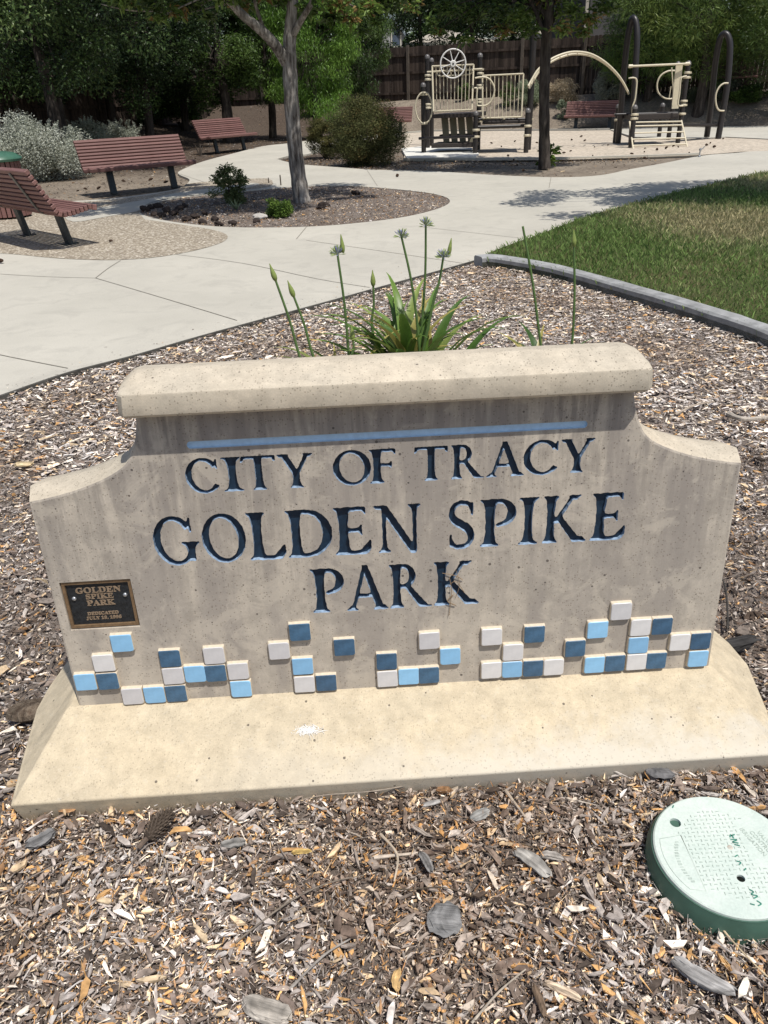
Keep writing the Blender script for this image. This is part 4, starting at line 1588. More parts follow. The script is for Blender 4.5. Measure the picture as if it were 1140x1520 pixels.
stick([(640, 1160), (560, 1178), (480, 1185), (440, 1190)], .0018, (.30, .25, .20), 'thin grey twig lying along the front of the footing')
stick([(180, 1300), (230, 1255), (260, 1330), (275, 1345)], .0016, (.25, .21, .18), 'thin bent twig below the dark cone')
stick([(350, 1400), (420, 1350), (480, 1318), (540, 1300)], .0022, (.20, .165, .13), 'dark thin branch crossing the middle foreground chips')
stick([(430, 1470), (480, 1425), (520, 1395)], .0030, (.30, .27, .24), 'straight grey stick in the lower middle foreground')
stick([(700, 1520), (740, 1478), (780, 1440)], .0026, (.42, .36, .29), 'pale thin stick at the bottom centre right')
stick([(0, 1330), (60, 1300), (130, 1270), (190, 1250)], .0018, (.24, .20, .17), 'long thin twig at the left edge of the foreground')
stick([(380, 1205), (420, 1270), (450, 1310)], .0017, (.22, .18, .15), 'thin twig right of the dark cone')
stick([(1080, 935), (1076, 880), (1062, 840)], .004, (.05, .045, .04), 'thin charred twig crossing the burnt stick')
stick([(565, 1240), (590, 1275), (585, 1310)], .0035, (.46, .38, .29), 'short pale stick left of the narrow grey chunk')
stick([(555, 1275), (620, 1268)], .0045, (.50, .42, .34), 'short thick pale stick below the footing centre')
stick([(750, 1175), (780, 1215)], .0042, (.42, .34, .26), 'short brown stick just under the footing edge')


# cones: dark spiny seed cones
def cone(name, px, py, L, W, rz, label, col=(.055, .042, .032), seed=0, zb=.0):
    r4 = np.random.default_rng(seed)
    c0 = G(px, py, zb)
    root = empty(name, (c0[0], c0[1], zb + W * .38), rz)
    tag(root, label, 'cone')
    prof = [(-.5 * L, .12 * W), (-.42 * L, .36 * W), (-.2 * L, .46 * W), (.1 * L, .42 * W), (.35 * L, .28 * W), (.5 * L, .06 * W)]
    b = MB()
    Rm = np.array([[0, 0, 1], [0, 1, 0], [-1, 0, 0]], float)
    b.lathe([(r_ * .8, z_) for z_, r_ in prof], n=12, M=Rm)
    b.build('core', [simple('cone_core', col, .9, .3, 60, .1, .3)], root)
    s = MB()
    for i in range(130):
        t = (i + .5) / 130
        z_ = (-.48 + .94 * t) * L
        r_ = np.interp(z_, [p[0] for p in prof], [p[1] for p in prof])
        a = i * 2.39996
        d = np.array([.75, .66 * math.cos(a), .66 * math.sin(a)])
        p = np.array([z_, r_ * .78 * math.cos(a), r_ * .78 * math.sin(a)])
        tdir = np.array([0, -math.sin(a), math.cos(a)])
        w_ = W * .085
        l_ = W * .30 * r4.uniform(.8, 1.2)
        s.add([p - tdir * w_, p + tdir * w_, p + d * l_, p + np.array([0, math.cos(a), math.sin(a)]) * w_ * .9], [(0, 1, 2), (1, 3, 2), (3, 0, 2)])
    o = s.build('cone_scale', [simple('cone_scales', tuple(c * 1.6 for c in col), .85, .45, 90, .15, .2)], root)
    o['kind'] = 'stuff'
    MB().tube([(-.48 * L, 0, 0), (-.62 * L, .002, -.002), (-.78 * L, .004, -.006)], .006, 7).build('stalk', [simple('cone_stalk', (.12, .09, .07), .9, .3, 40, .1, .2)], root)
    return root


cone('seed_cone', 238, 1232, .085, .046, R(62), 'dark spiny seed cone with a stub stalk lying in front of the footing', seed=3)
ss = MB()
ss.lathe([(.004, -.028), (.030, -.022), (.040, -.004), (.036, .012), (.018, .024), (.002, .026)], n=18, M=np.diag([1.6, 1.0, .8]))
o = ss.build('wood_knot', [bark_mat('knot_bark', (.10, .07, .05), (.24, .19, .14), 30)])
q = G(48, 1052, .02); o.location = (q[0] - .01, q[1], .015); o.rotation_euler = (0, 0, R(10))
tag(o, 'rounded brown lump of wood left of the sign footing', 'wood knot')

# ------------------------------------------------------------------ benches
def bench_profile():
    pts = [(.262, .415, -8)]
    y, z = .215, .428
    out = [(.258, .415, -12, .050, .062)]
    for i in range(7):
        t = i / 6
        out.append((.200 - i * .0505, .428 - .030 * math.sin(math.pi * .5 * t) - .006 * i * .5, 4, .042, .056))
    out.append((-.160, .392, -28, .042, .056))
    out.append((-.200, .425, -52, .042, .056))
    y, z = -.222, .474
    for i in range(8):
        out.append((y - i * .0285, z + i * .0520, -61, .050 if i == 7 else .043, .056))
    return out


BP = bench_profile()
slat_L = 1.96


def make_bench():
    root = empty('park_bench')
    for (y, z, ang, w_, t_) in BP:
        b = MB()
        a = R(ang)
        Mx = np.array([[1, 0, 0], [0, math.cos(a), -math.sin(a)], [0, math.sin(a), math.cos(a)]])
        b.box((0, 0, 0), (slat_L, w_, t_), Mx, 0, .006)
        o = b.build('slat', [M['slat']], root)
        o.location = (0, y, z)
    for sx in (-1, 1):
        b = MB()
        x = sx * .575
        b.beam((x, .055, -.02), (x, -.02, .385), .055, .115, upv=(1, 0, 0))
        b.box((x, .055, .004), (.10, .17, .012))
        b.build('leg', [M['bench_metal']], root)
        s = MB()
        prof = catmull([(.20, .385), (.02, .362), (-.13, .355), (-.21, .395), (-.262, .468), (-.40, .72), (-.452, .815)], 4)
        for p, q in zip(prof[:-1], prof[1:]):
            s.beam((x, p[0], p[1]), (x, q[0], q[1]), .048, .012)
        s.build('strap', [M['strap']], root)
    return root


def copy_tree(o, parent=None):
    c = o.copy()
    C.objects.link(c)
    if parent: c.parent = parent
    for ch in list(o.children):
        copy_tree(ch, c)
    return c


bench0 = make_bench()
bench_places = [((-4.05, 9.98), -45, 'redwood slatted bench at the left edge, seen from behind on the pebbly paving'),
                ((-4.205, 15.41), -146, 'redwood slatted bench in front of the silver shrubs'),
                ((-4.24, 25.75), -126, 'redwood slatted bench by the path bend in front of dark trees'),
                ((7.84, 30.1), 160, 'redwood slatted bench facing the sand beyond the arch climber'),
                ((.62, 32.6), 168, 'redwood slatted bench half hidden behind the big round olive bush'),
                ((13.05, 31.4), 176, 'bench in deep shade at the far right edge of the photo')]
for i, ((bx, by), rz, lab) in enumerate(bench_places):
    o = bench0 if i == 0 else copy_tree(bench0)
    o.location = (bx, by, .004 if i < 2 else (max(0, tz(bx, by)) if i > 2 else 0.0))
    o.rotation_euler = (0, 0, R(rz))
    tag(o, lab, 'bench', 'redwood slatted park benches')

# litter bin
q = AT(-5, 236, 12.3)
tc_ = empty('litter_bin', (q[0], q[1], 0))
tag(tc_, 'round litter bin with a green lid and redwood slats behind the nearest bench', 'litter bin')
rim = q[2]
MB().lathe([(.30, rim - .03), (.335, rim - .03), (.345, rim), (.335, rim + .02), (.25, rim + .075), (.14, rim + .095), (.135, rim + .085), (.001, rim + .08)], n=36).build('lid', [M['can_green']], tc_)
MB().lathe([(.25, .02), (.25, rim - .04)], n=24).build('liner', [M['hole']], tc_)
sm = MB().box((0, 0, rim / 2), (.055, .03, rim - .06), None, 0, .004).mesh('slat', [M['slat']])
for k in range(26):
    a = 2 * math.pi * k / 26
    o = link('slat', sm, tc_)
    o.location = (.285 * math.cos(a), .285 * math.sin(a), 0)
    o.rotation_euler = (0, 0, a + math.pi / 2)

# ------------------------------------------------------------------ fences
def fence(A, B, top, label, step=.146, z_off=0.0):
    A, B = np.array(A), np.array(B)
    L = np.linalg.norm(B - A)
    d = (B - A) / L
    n_ = np.array([d[1], -d[0]])
    root = empty('fence', (A[0], A[1], tz(*A)))
    tag(root, label, 'fence')
    base0 = np.array([A[0], A[1], tz(*A)])
    b = MB()
    k = 0
    for i in range(int(L / step)):
        p = A + d * (i + .5) * step
        zb = 1.04
        zt = zb + top + random.uniform(-.012, .012)
        w_ = step * .5 - .004
        n2 = n_ * random.uniform(-.004, .004)
        a_ = np.array([*(p - d * w_ + n2), 0]) - base0
        c_ = np.array([*(p + d * w_ + n2), 0]) - base0
        th = np.array([*(n_ * -.02), 0])
        e = .025
        Vv = []
        for q in (0, 1):
            o_ = th * q
            for pt, z in ((a_, z_off), (c_, z_off), (c_, zt - e), (c_ - np.array([*d, 0]) * e, zt), (a_ + np.array([*d, 0]) * e, zt), (a_, zt - e)):
                v = pt + o_
                Vv.append((v[0], v[1], z - base0[2]))
        b.add(Vv, [(0, 1, 2, 3, 4, 5), (11, 10, 9, 8, 7, 6), (0, 5, 11, 6), (1, 7, 8, 2), (5, 4, 10, 11), (4, 3, 9, 10), (3, 2, 8, 9)])
    o = b.build('fence_boards', [M['fence']], root)
    o['kind'] = 'stuff'
    for zr in (1.04 + .25, 1.04 + 1.0, 1.04 + top - .30):
        r_ = MB()
        a_ = np.array([*(A + n_ * .028), zr]) - base0; c_ = np.array([*(B + n_ * .028), zr]) - base0
        r_.beam(a_, c_, .05, .085)
        r_.build('rail', [M['fence']], root)
    pm = MB().box((0, 0, .9), (.10, .10, 2.25)).mesh('post', [M['fence_post']])
    for i in range(int(L / 2.44) + 1):
        p = A + d * i * 2.44 + n_ * .085
        o = link('post', pm, root)
        o.location = (p[0] - base0[0], p[1] - base0[1], 1.0 - base0[2])
        o.rotation_euler = (0, 0, math.atan2(d[1], d[0]))
    return root


fence(FB0, FB1, 1.93, 'tall dark weathered board fence behind the play area')
fence(FL1, FL0, 1.75, 'dark board fence in the shade of the trees on the left', z_off=-.2)

# ------------------------------------------------------------------ play structure
pl = empty('play_structure', (0, 0, 0))
tag(pl, 'brown and cream playground structure with a wheel, arch climber and tall hoops', 'play structure')
cap_bronze = M['play_brown']


def up_z(px, py, Y): return AT(px, py, Y)[2]


POST = {}


def post(key, px, py, ptop, r_=.060, zoff=0):
    p = G(px, py)
    top = AT(px, ptop, p[1])[2]
    b = MB()
    b.lathe([(r_, -.1), (r_, top - .03)], (0, 0, 0), 16)
    o = b.build('post', [M['play_brown']], pl)
    o.location = (p[0], p[1], 0)
    c = MB().lathe([(r_ + .006, -.045), (r_ + .007, .0), (r_ * .85, r_ * .5), (r_ * .45, r_ * .82), (.002, r_ * .92)], n=16).build('post_cap', [simple('post_cap_grey', (.13, .12, .115), .35, .1, 20, .5, 0)] if 'cap' not in POST else [POST['cap']], o)
    POST['cap'] = c.data.materials[0]
    c.location = (0, 0, top - .03)
    POST[key] = (p[0], p[1], top, o)
    return p


def collar(key, py, r_=.068):
    x, y, top, o = POST[key]
    px = None
    # height of the photo row at this post
    z = AT(570, 0, y)[2]
    lo, hi = 0.0, 3.2
    for _ in range(30):
        mid = (lo + hi) / 2
        d = np.array([x, y, mid - CAM_H]); w_ = d @ fw
        if 760 - FOC * (d @ up) / w_ > py: lo = mid
        else: hi = mid
    c = MB().lathe([(r_, -.028), (r_ + .006, -.02), (r_ + .006, .02), (r_, .028)], n=16)
    c.box((r_ + .01, 0, 0), (.05, .05, .045))
    c = c.build('collar', [M['play_cream']], o)
    c.location = (0, 0, lo)
    c.rotation_euler = (0, 0, random.uniform(-.5, .2))
    return lo


for k, a in dict(P1=(629, 228, 124), P2=(635, 221, 82), P3=(641, 216, 87), P4=(709.5, 222, 80), P5=(705, 229, 166), P7=(780.5, 226.5, 162),
                 S1=(912.5, 212, 156), S2=(1006, 212, 92), S3=(992, 207, 93), S4=(978, 203, 154), S5=(936, 219, 157)).items():
    post(k, *a)
post('P6', 783.5, 222, 39, .078)
for k, ys_ in dict(P1=(140, 183, 205), P2=(112, 118, 155, 160), P4=(103, 109, 115, 127, 131, 148, 152, 166, 171, 180), P5=(193, 203), P7=(187, 201), S1=(178,), S2=(108, 115, 150, 156, 169), S5=(170, 176), P6=(123, 177)).items():
    for y_ in ys_: collar(k, y_)


def pipe(pxs, Y, r_, name, mat='play_cream', n=5, Y2=None, closed=False):
    P = []
    m = len(pxs)
    for i, (a, b) in enumerate(pxs):
        yy = Y if Y2 is None else Y + (Y2 - Y) * i / (m - 1)
        P.append(AT(a, b, yy))
    if n > 1 and m > 2: P = catmull(P, n, closed)
    return MB().tube(P, r_, 10, closed=closed).build(name, [M[mat]], pl)


Y1 = POST['P1'][1] - .03
Y5 = POST['P5'][1] - .05
# barred panel with wheel
YA, YB = 21.45, 21.1
for lst in ([(641.5, 98.5), (703, 96)], [(643, 165.5), (700.5, 163)], [(641.5, 98.5), (643.5, 165.5)], [(703, 96), (700.5, 163)], [(634, 107), (716, 102.5)]):
    pipe(lst, YA, .022, 'panel_frame', n=1, Y2=YB)
pipe([(648, 107), (651, 112), (657, 113), (680, 111.5), (695, 110.5), (700, 108), (702, 104)], YA, .016, 'panel_frame', Y2=YB)
for i in range(10):
    t = (i + 1) / 11
    pipe([(641.5 + 61.5 * t, 98.5 - 2.5 * t), (643.2 + 57.3 * t, 165.5 - 2.5 * t)], YA + (YB - YA) * t, .0105, 'bar', n=1)
wc = AT(672.5, 94.5, 21.15)
wroot = MB()
wr = .30
wroot.tube([(wr * math.cos(a), 0, wr * math.sin(a)) for a in np.linspace(0, 2 * math.pi, 33)[:-1]], .017, 8, closed=True)
wroot.lathe([(.06, -.03), (.075, 0), (.06, .03)], n=14, M=np.array([[1, 0, 0], [0, 0, -1], [0, 1, 0]]))
wheel = wroot.build('wheel', [M['play_white']], pl)
wheel.location = wc
for k in range(8):
    a = k * math.pi / 4 + .25
    MB().tube([(.05 * math.cos(a), 0, .05 * math.sin(a)), (wr * math.cos(a), 0, wr * math.sin(a))], [.013, .009], 7).build('spoke', [M['play_white']], wheel)
MB().lathe([(.028, 0), (.022, .035), (.004, .045)], n=12, M=np.array([[1, 0, 0], [0, 0, -1], [0, 1, 0]])).build('hub_cap', [M['play_brown']], wheel)
# second barred panel
for lst in ([(716, 112.5), (777, 109.5)], [(716.5, 175.5), (774, 173.5)], [(716, 112.5), (716.5, 175.5)], [(777, 109.5), (774, 173.5)]):
    pipe(lst, 21.05, .020, 'panel_frame', n=1, Y2=20.9)
for i in range(9):
    t = (i + 1) / 10
    pipe([(716 + 61 * t, 112.5 - 3 * t), (716.5 + 57.5 * t, 175.5 - 2 * t)], 21.0, .0105, 'bar', n=1)
pipe([(748, 174.5), (748, 177)], 20.98, .035, 'panel_frame', n=1)
# loops and handles
pipe([(629, 137.5), (635, 139), (640, 150), (641.5, 162), (638.5, 176), (632, 183), (627, 183), (620, 175), (616.5, 160), (619, 147), (624, 139)], Y1 - .05, .019, 'grab_loop', closed=True)
pipe([(705, 116), (718, 114.5), (727, 118), (733, 128), (733.5, 138), (729, 150), (721, 156.5), (709, 157)], 20.95, .021, 'grab_loop')
pipe([(704, 131), (708, 131.5), (707.5, 143), (708, 157)], 20.9, .020, 'grab_loop', n=3)
# beams and decks
pipe([(622, 205.5), (705, 202)], Y1 - .05, .034, 'beam', 'play_brown', n=1, Y2=Y5)
pipe([(706, 177.5), (783, 176.5)], 21.1, .030, 'beam', 'play_brown', n=1)
pipe([(706, 189), (783, 186.5)], 20.95, .042, 'beam', 'play_brown', n=1)


def deck(pA, pB, YA_, YB_, depth, thick, name='deck', mat='play_deck', skew=0):
    a = AT(*pA, YA_); b = AT(*pB, YB_)
    d = (b - a) / np.linalg.norm(b - a)
    n_ = np.array([-d[1], d[0], 0])
    mb = MB()
    mid = (a + b) / 2 + n_ * depth / 2 - np.array([0, 0, thick / 2])
    y = n_
    z = np.cross(d, y)
    mb.box(mid, (np.linalg.norm(b - a), depth, thick), np.stack([d, y, z], 1), 0, .01)
    return mb.build(name, [M[mat]], pl)


deck((641, 170), (703, 167.5), 21.6, 21.15, 1.15, .09)
deck((716, 180), (783, 178), 21.1, 20.95, 1.15, .07)
deck((640, 213.5), (703, 212), 21.55, 21.2, .75, .10, 'step')
deck((652, 200), (700, 199), 21.9, 21.6, .38, .06, 'step')
for i in range(4):
    x0 = 655 + i * 12.2
    a0, a1 = AT(x0, 174, 21.75), AT(x0 + 10, 173.6, 21.75)
    b0, b1 = AT(x0 + 3.5, 212, 21.6), AT(x0 + 12.5, 211.6, 21.6)
    th = np.array([0, .05, 0])
    MB().add([b0, b1, a1, a0, b0 + th, b1 + th, a1 + th, a0 + th], [(0, 1, 2, 3), (5, 4, 7, 6), (4, 0, 3, 7), (1, 5, 6, 2), (3, 2, 6, 7), (4, 5, 1, 0)]).build('step_panel', [M['play_tan']], pl)
# arch climber: two rails, close-set rungs
ar = [(784, 128), (790, 117), (800, 102), (818, 88), (838, 79.5), (856, 77), (876, 80), (895, 90), (911, 104), (923, 119), (932, 136)]
pipe(ar, 20.9, .026, 'arch_rail', Y2=21.7)
pipe([(a + 1.5, b + 3.2) for a, b in ar], 21.5, .026, 'arch_rail', Y2=22.2)
for t in np.linspace(.06, .96, 13):
    P0 = catmull([AT(a, b, 20.9 + .8 * i / 10) for i, (a, b) in enumerate(ar)], 5)
    P1 = catmull([AT(a + 1.5, b + 3.2, 21.5 + .7 * i / 10) for i, (a, b) in enumerate(ar)], 5)
    k = int(t * (len(P0) - 1))
    MB().tube([P0[k], P1[k]], .012, 8).build('rung', [M['play_cream']], pl)
# tall hoops
pipe([(917, 213), (922, 160), (926, 110), (931, 62), (937, 32), (941.5, 27.5), (945, 40), (945.5, 62), (943, 110), (940, 165), (936.5, 219)], 22.7, .075, 'hoop', 'play_brown', Y2=21.9)
pipe([(1049, 203), (1055, 160), (1060, 110), (1064, 80), (1069, 57), (1075, 50), (1081, 55), (1083.5, 74), (1079, 130), (1065.5, 208)], 23.6, .078, 'hoop', 'play_brown', Y2=23.0)
# second deck group
pipe([(933.5, 98.5), (1024, 94.5)], 21.4, .026, 'top_bar', n=1, Y2=21.7)
for px in (936, 1020): pipe([(px - 3, 98.4 if px < 950 else 94.7), (px + 3, 98.2 if px < 950 else 94.5)], 21.4 if px < 950 else 21.7, .040, 'clamp', n=1)
a = [AT(1003.5, 97, 21.75), AT(1013.5, 96.5, 21.75), AT(1007, 161, 21.75), AT(997, 161.5, 21.75)]
th = np.array([0, .04, 0])
MB().add([a[3], a[2], a[1], a[0]] + [p + th for p in (a[3], a[2], a[1], a[0])], [(0, 1, 2, 3), (5, 4, 7, 6), (4, 0, 3, 7), (1, 5, 6, 2), (3, 2, 6, 7), (4, 5, 1, 0)]).build('vertical_panel', [M['play_cream']], pl)
pipe([(1003, 105), (992, 105.5), (981, 112), (975.5, 124), (977, 137), (985, 145), (993, 147), (999, 146)], 22.2, .020, 'grab_loop')
pipe([(993, 147), (996, 128)], 22.2, .012, 'grab_loop', n=1)
pipe([(933, 116), (941, 115.5), (945, 119), (944.5, 132), (942.5, 148), (939, 158), (938.5, 168)], 21.5, .019, 'grab_handle', n=4)
pipe([(1019, 113), (1012, 115), (1010, 122), (1008.5, 140), (1006.5, 152), (1008, 157), (1014, 157)], 21.5, .019, 'grab_handle', n=4)
pipe([(1081, 123.5), (1074, 124), (1067, 130), (1062.5, 141), (1063, 155), (1067, 163.5), (1075, 164.5)], 22.9, .021, 'grab_handle', n=4)
pipe([(997, 100), (1000, 145)], 22.0, .015, 'grab_handle', n=1)
deck((937, 169.5), (1008, 167.5), 21.7, 21.6, 1.1, .13)
pipe([(912, 170), (1006, 167.5)], 22.1, .03, 'beam', 'play_brown', n=1)
deck((1010, 184), (1066, 183.5), 22.3, 23.0, .35, .06, 'deck', 'play_brown')
lA, lB = (934.5, 180.5), (940, 223)
rA, rB = (1011.5, 179), (1020.5, 220.5)
YT, YBm = 21.45, 20.75
for p, q in ((lA, lB), (rA, rB)):
    pipe([p, q], YT, .020, 'ladder_rail', n=1, Y2=YBm)
for t in (.03, .16, .40, .62, .84):
    pipe([(lA[0] + (lB[0] - lA[0]) * t, lA[1] + (lB[1] - lA[1]) * t), (rA[0] + (rB[0] - rA[0]) * t, rA[1] + (rB[1] - rA[1]) * t)], YT + (YBm - YT) * t, .018, 'rung', n=1)

# stand the empty on the sand in the middle of the structure
PLC = Vector((4.6, 21.6, 0.0))
for ch in pl.children: ch.location = ch.location - PLC
pl.location = PLC

# ------------------------------------------------------------------ foliage
def leafcloud(n, clusters, L, W, cols, flat=.35, droop=0.0, fold=.25, jitter=.28, rpow=.45, outward=0.0, wexp=.66):
    cl = np.array([[*c, *(r if hasattr(r, '__len__') else (r, r, r))] for c, r in clusters], float)
    wts = (cl[:, 3] * cl[:, 4] * cl[:, 5]) ** wexp
    ci = rng.choice(len(cl), n, p=wts / wts.sum())
    d = rng.normal(0, 1, (n, 3)); d /= np.linalg.norm(d, axis=1)[:, None]
    rad = rng.random(n) ** rpow
    P = cl[ci, :3] + d * rad[:, None] * cl[ci, 3:6]
    # leaf direction
    t = rng.normal(0, 1, (n, 3)); t[:, 2] *= flat
    t += d * outward
    t[:, 2] -= droop
    t /= np.linalg.norm(t, axis=1)[:, None]
    nn = rng.normal(0, 1, (n, 3)) * .7; nn[:, 2] += 1.0
    s = np.cross(nn, t); s /= np.linalg.norm(s, axis=1)[:, None] + 1e-9
    u = np.cross(t, s)
    Ls = L * rng.uniform(.6, 1.25, n)[:, None]; Ws = W * rng.uniform(.7, 1.2, n)[:, None]
    V = np.stack([P, P + t * Ls * .5 + s * Ws * .5 - u * 0, P + t * Ls - u * Ls * .12, P + t * Ls * .5 - s * Ws * .5], 1)
    V[:, 1] += u * Ws * fold; V[:, 3] += u * Ws * fold
    F = (np.arange(n) * 4)[:, None] + np.array([[0, 1, 2, 3]])
    cols = np.array(cols, float)
    kb = rng.random(len(cl))
    c = cols[np.minimum((np.clip(kb[ci] * .55 + rng.random(n) * .45, 0, .999) * len(cols)).astype(int), len(cols) - 1)]
    c = c * rng.uniform(1 - jitter, 1 + jitter, (n, 1))
    return V.reshape(-1, 3), F, np.repeat(c, 4, 0)


def ell(c, r, n, cr, hollow=.55, zmin=None, seed=0, squash=.75):
    """leaf clump centres through an ellipsoid crown"""
    r5 = np.random.default_rng(seed)
    out = []
    while len(out) < n:
        d = r5.normal(0, 1, 3); d /= np.linalg.norm(d)
        k = hollow + (1 - hollow) * r5.random()
        p = np.array(c) + d * np.array(r) * k
        if zmin is not None and p[2] < zmin: continue
        q = cr * r5.uniform(.6, 1.35)
        out.append((p, (q, q, q * squash)))
    return out


def limbs(base, path, rad, clusters, forks, mat, parent, seed=0, n_l=14):
    r5 = np.random.default_rng(seed)
    mb = MB()
    P = catmull([np.array(p, float) for p in path], 5)
    rr_ = np.interp(np.linspace(0, 1, len(P)), np.linspace(0, 1, len(rad)), rad)
    Q = []
    for i, p in enumerate(P):
        Q.append(p - base)
    mb.tube(Q, rr_ * (1 + .05 * np.sin(np.arange(len(P)) * 2.1)), 16)
    top = Q[-1]
    sel = [clusters[i] for i in r5.choice(len(clusters), min(n_l, len(clusters)), replace=False)]
    for c, r_ in sel:
        j = int(len(Q) * r5.uniform(forks, .98))
        s = Q[min(j, len(Q) - 1)]
        e = c - base
        m1 = s + (e - s) * .4 + np.array([0, 0, .12 * np.linalg.norm(e - s)])
        pts = catmull([s, m1, e], 4)
        r0 = rr_[min(j, len(Q) - 1)] * .42
        mb.tube(pts, np.linspace(r0, r0 * .18, len(pts)), 6)
    return mb.build('trunk', [mat], parent)


def tree(name, label, base, path, rad, clusters, nleaf, L, W, cols, bark='bark_dark', cat='tree', forks=.6, leafmat='leaf', n_l=14, group=None, **kw):
    base = np.array(base, float)
    root = empty(name, tuple(base))
    tag(root, label, cat, group)
    limbs(base, path, rad, clusters, forks, M[bark], root, seed=int(abs(base[0] * 10)), n_l=n_l)
    V, F, c = leafcloud(nleaf, clusters, L, W, cols, **kw)
    V = V - base
    link('crown', np_mesh('crown', V, F, M[leafmat], c), root)
    return root


# grey-barked tree in the oval bed
b0 = G(448, 301, -.02)
tp = [b0 + np.array([.01, 0, -.05]), AT(447, 290, b0[1]), AT(440, 240, b0[1]), AT(434, 170, b0[1]), AT(430, 100, b0[1]), AT(430, 55, b0[1]), AT(434, 10, b0[1]), AT(440, -60, b0[1]), AT(445, -150, b0[1])]
MAG = [(.035, .060, .014), (.06, .10, .022), (.10, .16, .035), (.17, .25, .055), (.24, .16, .055)]
cl = ell((-1.6, 12.2, 4.3), (2.5, 2.3, 1.75), 70, .42, .45, zmin=2.62, seed=3)
for px, py, yy, rr_ in ((230, 4, 11.9, .20), (262, 14, 12.2, .16), (205, -14, 12.4, .3), (330, -12, 12.0, .22), (395, -18, 12.6, .25), (500, 4, 12.4, .2), (545, 10, 12.2, .2), (575, 0, 12.8, .25), (520, 28, 12.6, .13), (300, -14, 12.6, .2), (470, -20, 11.6, .28), (600, -16, 12.3, .25), (180, -6, 12.1, .22), (235, 26, 12.0, .10), (355, 4, 12.8, .2), (420, -6, 12.9, .22), (455, 12, 12.9, .16), (490, 26, 12.5, .12), (560, 30, 12.3, .10), (280, 4, 12.4, .18), (310, 22, 12.6, .10), (535, 44, 12.4, .07)):
    cl.append((AT(px, py, yy), (rr_, rr_, rr_ * .6)))
t1 = tree('magnolia_tree', 'tree with a pale grey streaked trunk standing in the oval chip bed', b0, tp, [.150, .128, .115, .108, .104, .09, .075, .06, .04], cl, 26000, .13, .055, MAG, 'bark_grey', forks=.72, n_l=20, droop=.25, wexp=.48)
lm = MB()
for pts, r0 in (([(424, 92), (412, 72), (398, 55), (380, 38), (360, 22), (335, -5)], .085), ([(431, 60), (447, 30), (462, 5), (480, -40)], .05), ([(395, 52), (380, 10), (372, -30)], .03), ([(340, 5), (300, 14), (262, 22), (243, 20), (220, 2)], .014), ([(335, -4), (310, 0), (282, 14), (200, 16), (150, 6)], .012)):
    P = catmull([AT(a, b, b0[1] - .15 * i) - b0 for i, (a, b) in enumerate(pts)], 4)
    lm.tube(P, np.linspace(r0, r0 * .6, len(P)), 9)
lm.build('limb', [M['bark_grey']], t1)

# dark-trunked tree by the sand
b0 = G(808, 250, -.02)
tp = [b0, AT(808, 200, b0[1]), AT(808, 130, b0[1]), AT(811, 60, b0[1]), AT(816, 10, b0[1]), AT(820, -60, b0[1])]
cl = ell((3.3, 16.9, 4.45), (2.3, 2.2, 1.7), 60, .42, .45, zmin=2.9, seed=5)
for px, py, yy, rr_ in ((665, 10, 16.6, .28), (700, 20, 16.8, .26), (735, 12, 16.5, .3), (770, 25, 16.7, .3), (800, 15, 17.2, .3), (845, 15, 16.8, .32), (875, 30, 17.0, .22), (690, 55, 16.6, .16), (745, 45, 16.8, .18), (640, 30, 16.5, .13), (650, 46, 16.6, .1), (835, 42, 16.4, .2), (790, 45, 16.6, .18), (866, 48, 17.2, .16), (610, 5, 16.9, .22), (900, 8, 17, .25), (676, 56, 16.6, .08)):
    cl.append((AT(px, py, yy), (rr_, rr_, rr_ * .65)))
tree('magnolia_tree', 'dark slender trunked tree beside the play area with a small leafy sprout at its foot', b0, tp, [.125, .108, .10, .10, .08, .04], cl, 22000, .13, .055, MAG, 'bark_dark', forks=.6, n_l=22, droop=.2, wexp=.5)
# the tree beyond the right edge that shades lawn and path
b0 = np.array([7.6, 9.9, .02])
cl = ell((6.2, 10.1, 4.2), (3.4, 2.0, 1.0), 75, .42, .2, zmin=3.1, seed=9)
tree('magnolia_tree', 'tree on the lawn just beyond the right edge whose shade falls over grass and path', b0, [b0, b0 + [0, 0, 1.5], b0 + [-.1, 0, 3.2], b0 + [-.3, .1, 5]], [.14, .12, .1, .04], cl, 17000, .13, .055, MAG, 'bark_grey', droop=.2)

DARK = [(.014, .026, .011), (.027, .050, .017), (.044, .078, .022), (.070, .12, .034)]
MID = [(.022, .042, .012), (.042, .078, .018), (.075, .13, .03), (.12, .19, .045)]
BRT = [(.05, .10, .015), (.09, .18, .024), (.14, .26, .036), (.20, .34, .06)]


def bg_tree(name, label, px, Y, zc, r, ncl, cr, nleaf, L, W, cols, seed, zmin=.6, trunk=.16, group='background trees', **kw):
    c = AT(px, 100, Y)
    zb = tz(c[0], Y)
    b0 = np.array([c[0], Y, zb])
    cl = ell((c[0], Y, zb + zc), r, ncl, cr, .5, zmin=zb + zmin, seed=seed)
    return tree(name, label, b0, [b0 - [0, 0, .1], b0 + [.08, 0, zc * .35], b0 + [-.05, .1, zc * .7], b0 + [0, 0, zc]], [trunk, trunk * .8, trunk * .6, trunk * .3], cl, nleaf, L, W, cols, group=group, **kw)


